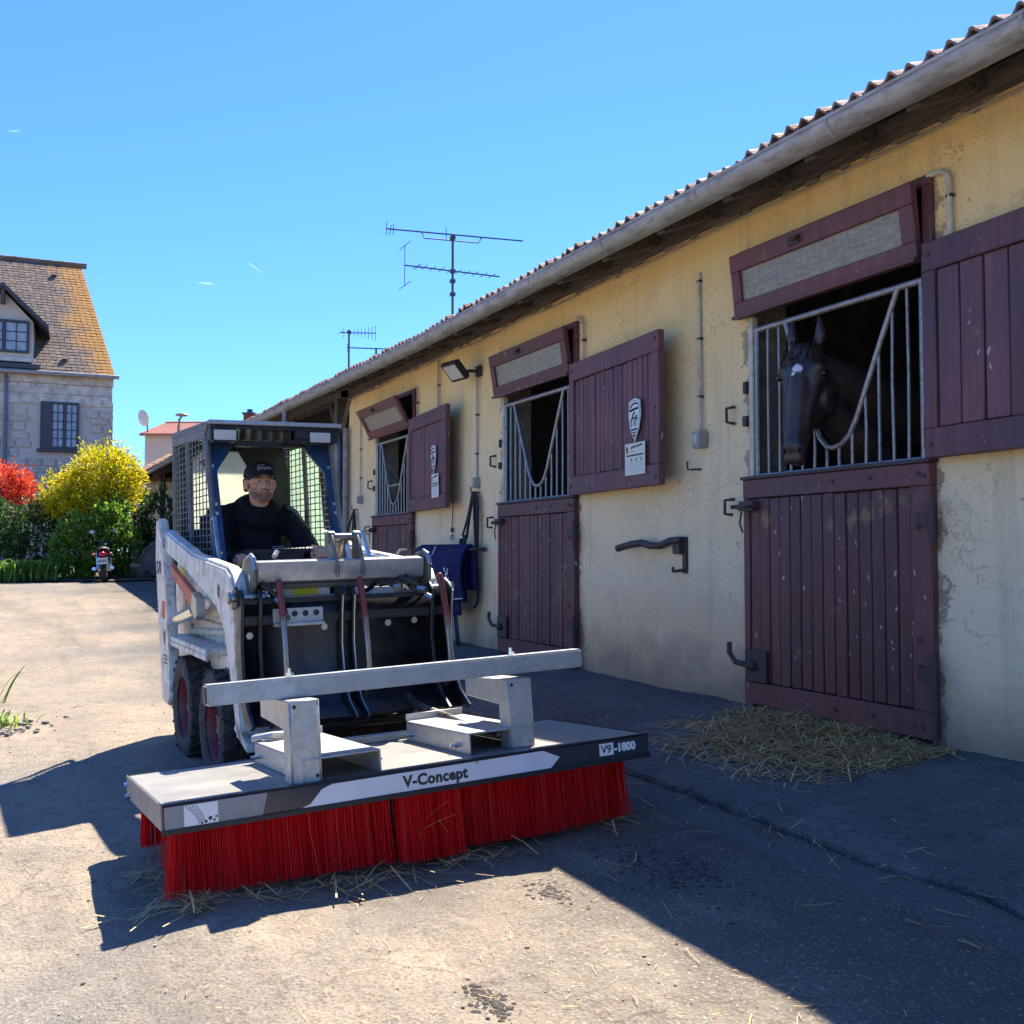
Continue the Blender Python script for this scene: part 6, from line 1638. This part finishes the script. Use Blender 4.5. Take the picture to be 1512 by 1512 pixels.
# jacket
j = MB()
j.caps([D(-.03, .97, 1.30)-HC, D(-.03, .98, 1.16)-HC, D(-.03, .97, .98)-HC], [.145, .165, .17], 18)
j.caps([LS+Vector((.03, .02, 0)), D(-.03, .95, 1.325)-HC, RS+Vector((-.03, .02, 0))], [.082, .10, .082], 14)
j.caps([D(-.03, .88, 1.30)-HC, D(-.03, .90, 1.34)-HC], [.105, .09], 16)
j.caps([D(-.03, .925, 1.40)-HC, D(-.098, .89, 1.392)-HC, D(-.108, .835, 1.355)-HC, D(-.07, .80, 1.26)-HC], [.042, .034, .030, .024], 10)
j.caps([D(-.03, .925, 1.40)-HC, D(.038, .89, 1.392)-HC, D(.048, .835, 1.355)-HC, D(.01, .80, 1.26)-HC], [.042, .034, .030, .024], 10)
j.caps([LS, (LS+LE)/2+Vector((-.01, 0, .01)), LE, (LE+lw)/2, lw+(LE-lw)*.08], [.078, .070, .062, .052, .042], 14)
j.caps([RS, (RS+RE)/2+Vector((.01, 0, .01)), RE, (RE+rw)/2, rw+(RE-rw)*.08], [.078, .070, .062, .052, .042], 14)
jk = j.build('jacket', 'cloth_black', dr, loc=HC); remesh(jk, .009, 4)
t = jk.modifiers.new('folds', 'DISPLACE'); tx = bpy.data.textures.new('cloth_folds', 'CLOUDS'); tx.noise_scale = .06; t.texture = tx; t.strength = .014; t.mid_level = .35
m = MB(); o = Vector((.05, -.02, .055))
m.tube([RS+Vector((-.0, -.055, .060)), RS+Vector((.045, -.055, .03)), (RS+RE)/2+Vector((.055, -.045, .015)), RE+Vector((.035, -.045, .035))], [.012, .020, .018, .012], 8); m.build('sleeve_stripe', 'cloth_grey', dr, loc=HC)
m = MB(); c = D(.07, .803, 1.115)-HC; m.tube([c+Vector((-.035, 0, -.008)), c+Vector((-.035, 0, .012)), c+Vector((.03, -.0, .016))], .0013, 4); m.tube([c+Vector((-.028, 0, .0)), c+Vector((.03, 0, .004))], .002, 4); m.build('chest_print', 'white_sticker', dr, loc=HC)
m = MB()
for sx in (-1, 1): m.caps([D(sx*.10-.03, .95, .93), D(sx*.14-.03, .60, .93), D(sx*.13-.03, .45, .75)], [.10, .085, .06], 14)
for sx in (-1, 1): m.caps([D(sx*.13-.03, .45, .76), D(sx*.12-.03, .42, .74)], [.055, .05], 10)
tr = m.build('trousers', 'trouser_cloth', dr); remesh(tr, .012, 4)

# ------------------------------------------------------------------ the horse looking out over its half door
hx = wthing('horse', 'dark bay horse with a white star looking out of the nearest stall', 'horse', -3.95, .5, .2)
hf = Vector((.42, -.907, 0)); hs = Vector((.907, .42, 0))       # muzzle direction and the side to the right of the picture
O = Vector((-4.02, -.12, 0))
def hp_(a, f, z): p = O+hs*a+hf*f; return Vector((p.x+3.95, p.y-.5, z-.2))
rot = Matrix((hs, -hf, (0, 0, 1))).transposed()
h = MB()
def hb(a, f, z, r): h.ball(hp_(a*1.14, f, z), (r[0]*1.14, r[1], r[2]), 18, 12, rot=rot)
hb(0, -.03, 2.14, (.088, .095, .10)); hb(0, .0, 2.05, (.105, .085, .13)); hb(0, -.09, 2.00, (.088, .13, .16)); hb(0, -.06, 1.90, (.072, .11, .14))
for sx in (-1, 1):
    hb(sx*.085, -.115, 1.96, (.030, .095, .115)); hb(sx*.098, .0, 2.055, (.026, .036, .03)); hb(sx*.082, .035, 2.085, (.03, .03, .025))
    h.caps([hp_(sx*.07, .02, 2.0), hp_(sx*.052, .075, 1.86), hp_(sx*.045, .10, 1.74)], [.035, .030, .028], 10)
    h.ball(hp_(sx*.038, .135, 1.655), (.026, .03, .032), 10, 8); h.ball(hp_(sx*.03, .155, 1.665), (.018, .016, .02), 8, 6)
h.caps([hp_(0, .045, 2.05), hp_(0, .085, 1.90), hp_(0, .115, 1.76), hp_(0, .13, 1.68)], [.060, .056, .052, .052], 16)
h.caps([hp_(0, -.03, 1.86), hp_(0, .05, 1.73), hp_(0, .09, 1.65)], [.058, .050, .046], 14)
h.caps([hp_(-.022, .125, 1.615), hp_(.022, .125, 1.615)], [.036, .036], 12); h.caps([hp_(-.015, .085, 1.600), hp_(.015, .085, 1.600)], [.030, .030], 10)
for sx in (-1, 1): h.caps([hp_(sx*.058, -.05, 2.20), hp_(sx*.078, -.045, 2.265), hp_(sx*.075, -.04, 2.325), hp_(sx*.068, -.035, 2.37)], [.028, .034, .022, .006], 10)
# neck, withers, shoulders, barrel and legs
h.caps([hp_(0, -.10, 2.10), hp_(.12, -.28, 2.02), hp_(.30, -.52, 1.90), hp_(.45, -.80, 1.76)], [.10, .125, .16, .20], 18)
h.caps([hp_(.02, -.14, 1.95), hp_(.12, -.32, 1.80), hp_(.26, -.55, 1.58), hp_(.42, -.85, 1.42)], [.085, .12, .19, .26], 18)
h.caps([hp_(.42, -.9, 1.50), hp_(.72, -1.5, 1.45), hp_(.95, -2.0, 1.48)], [.30, .34, .31], 20)
for a, f in ((.18, -.80), (.55, -.62), (.85, -2.1), (1.2, -1.95)):
    h.caps([hp_(a, f, 1.35), hp_(a, f-.02, .85), hp_(a, f+.02, .62), hp_(a, f, .30), hp_(a, f+.04, .24)], [.13, .065, .045, .042, .055], 12)
ho = h.build('body', 'horse_coat', hx); remesh(ho, .013, 5)
for sx in (-1, 1):
    m = MB(); m.ball(hp_(sx*.121, .022, 2.052), (.019, .022, .020), 12, 8); m.build('eye', 'eye_dark', hx)
for sx in (-1, 1):
    m = MB(); m.ball(hp_(sx*.040, .160, 1.650), (.010, .010, .018), 10, 6); m.build('nostril', 'cloth_black', hx)
def star_marking():
    nt = MATS['horse_coat'].node_tree; b = nt.nodes['Principled BSDF']; old = b.inputs['Base Color'].links[0].from_socket
    v = coords(nt); n = noise_(nt, v, 55, 4, .7); f = None
    for p, r in ((hp_(.004, .085, 2.078), .030), (hp_(-.010, .088, 2.050), .018)):
        d = nt.nodes.new('ShaderNodeVectorMath'); d.operation = 'DISTANCE'; nt.links.new(v, d.inputs[0]); d.inputs[1].default_value = p
        q = math_(nt, 'ADD', math_(nt, 'DIVIDE', d.outputs['Value'], r), math_(nt, 'MULTIPLY', math_(nt, 'SUBTRACT', n, .5), 1.6)); f = q if f is None else math_(nt, 'MINIMUM', f, q)
    nt.links.new(mix(nt, ramp(nt, f, [(.75, .95), (1.0, 0.0)]), old, (.74, .72, .70)), b.inputs['Base Color'])
star_marking()
rg = random.Random(101); mb = MB()
for i in range(420):      # mane and forelock
    u = rg.random()
    if i < 70: p = hp_(rg.gauss(0, .03), .0, 2.245); d = Vector((rg.gauss(0, .18), rg.gauss(0, .15), -1))+hf*.45; L = rg.uniform(.09, .17)
    else:
        c0, c1 = hp_(.0, -.12, 2.20), hp_(.45, -.80, 1.97); p = c0+(c1-c0)*u+Vector((0, 0, rg.uniform(-.01, .01))); d = hs*.35+Vector((rg.gauss(0, .15), rg.gauss(0, .15), -1)); L = rg.uniform(.12, .24)
    blade(mb, p, d, L, .008, up=hs, bend=.08, seg=2)
mb.build('mane', 'hair', hx, smooth=False)

# ------------------------------------------------------------------ straw
rg = random.Random(111)
def straw_at(mb, s, y, lift, L, tilt=.12, w_=.004):
    X, Y = wxy(s, y); z = gz(s, y)+gnoise(s, y)+lift; a = rg.random()*6.28
    d = Vector((math.cos(a), math.sin(a), rg.gauss(0, tilt)))
    blade(mb, Vector((X, Y, z+.006))-d*L*.5, d, L, w_*rg.uniform(.6, 1.5), bend=rg.gauss(0, .06), seg=2)
mb = MB(); cnt = 0
while cnt < 4200:
    s = rg.gauss(-3.78, .50); y = -abs(rg.gauss(0, .46))-.03; 
    if not (-4.75 < s < -3.18 and y > -1.05): continue
    e = ((s+3.82)/.72)**2+((y+.42)/.52)**2+.9*noise.noise(Vector((s*4, y*4, 0)))
    if e > 1.05 and rg.random() > .10: continue
    straw_at(mb, s, y, rg.random()**1.5*.035*max(.1, 1-e*.6), rg.uniform(.06, .24), .16, .0045); cnt += 1
tag(mb.build('straw_pile', 'straw', smooth=False), 'loose pile of straw swept out at the foot of the nearest half door', 'straw')['kind'] = 'stuff'
mb = MB()
for i in range(170):
    s, y = rg.uniform(-7.5, -1.6), rg.uniform(-2.4, -.1)
    if i < 45: y = CRACK+rg.gauss(0, .12); s = rg.uniform(-4, -1.8)
    straw_at(mb, s, y, .003, rg.uniform(.03, .15)*(1.3 if i < 45 else 1), .05, .0032)
for i in range(1300): straw_at(mb, rg.uniform(-6.5, -1.8), -1.9-abs(rg.gauss(0, 1.0)), .001, rg.uniform(.005, .022)*(3.2 if i % 9 == 0 else 1), .03, .0016)
mb.build('scattered_straw', 'straw', smooth=False, kind='stuff')
mb = MB()
def swept(x, y, n, sp_, L):
    for _ in range(n):
        p = SM @ Vector((x+rg.gauss(0, sp_), y+rg.gauss(0, .05), 0)); s, yy = wsy(p.x, p.y); straw_at(mb, s, yy, rg.random()*.03, rg.uniform(.06, L), .12, .0042)
swept(.05, .0, 42, .05, .28); swept(.0, .35, 18, .04, .2); swept(.35, -.03, 26, .10, .22); swept(.62, -.02, 22, .09, .26); swept(.85, -.03, 30, .12, .28); swept(1.25, .03, 10, .15, .15); swept(1.6, .04, 8, .1, .18); swept(.5, 0, 25, .4, .12)
for k in range(7):
    p = SM @ Vector((.80+.035*k+rg.gauss(0, .01), -.012, .12+rg.uniform(0, .10))); d = Vector((rg.uniform(.3, 1), rg.uniform(-.2, .2), rg.uniform(-.8, .8))); blade(mb, p, d, rg.uniform(.05, .13), .004, bend=.03)
mb.build('swept_straw', 'straw', smooth=False, kind='stuff')
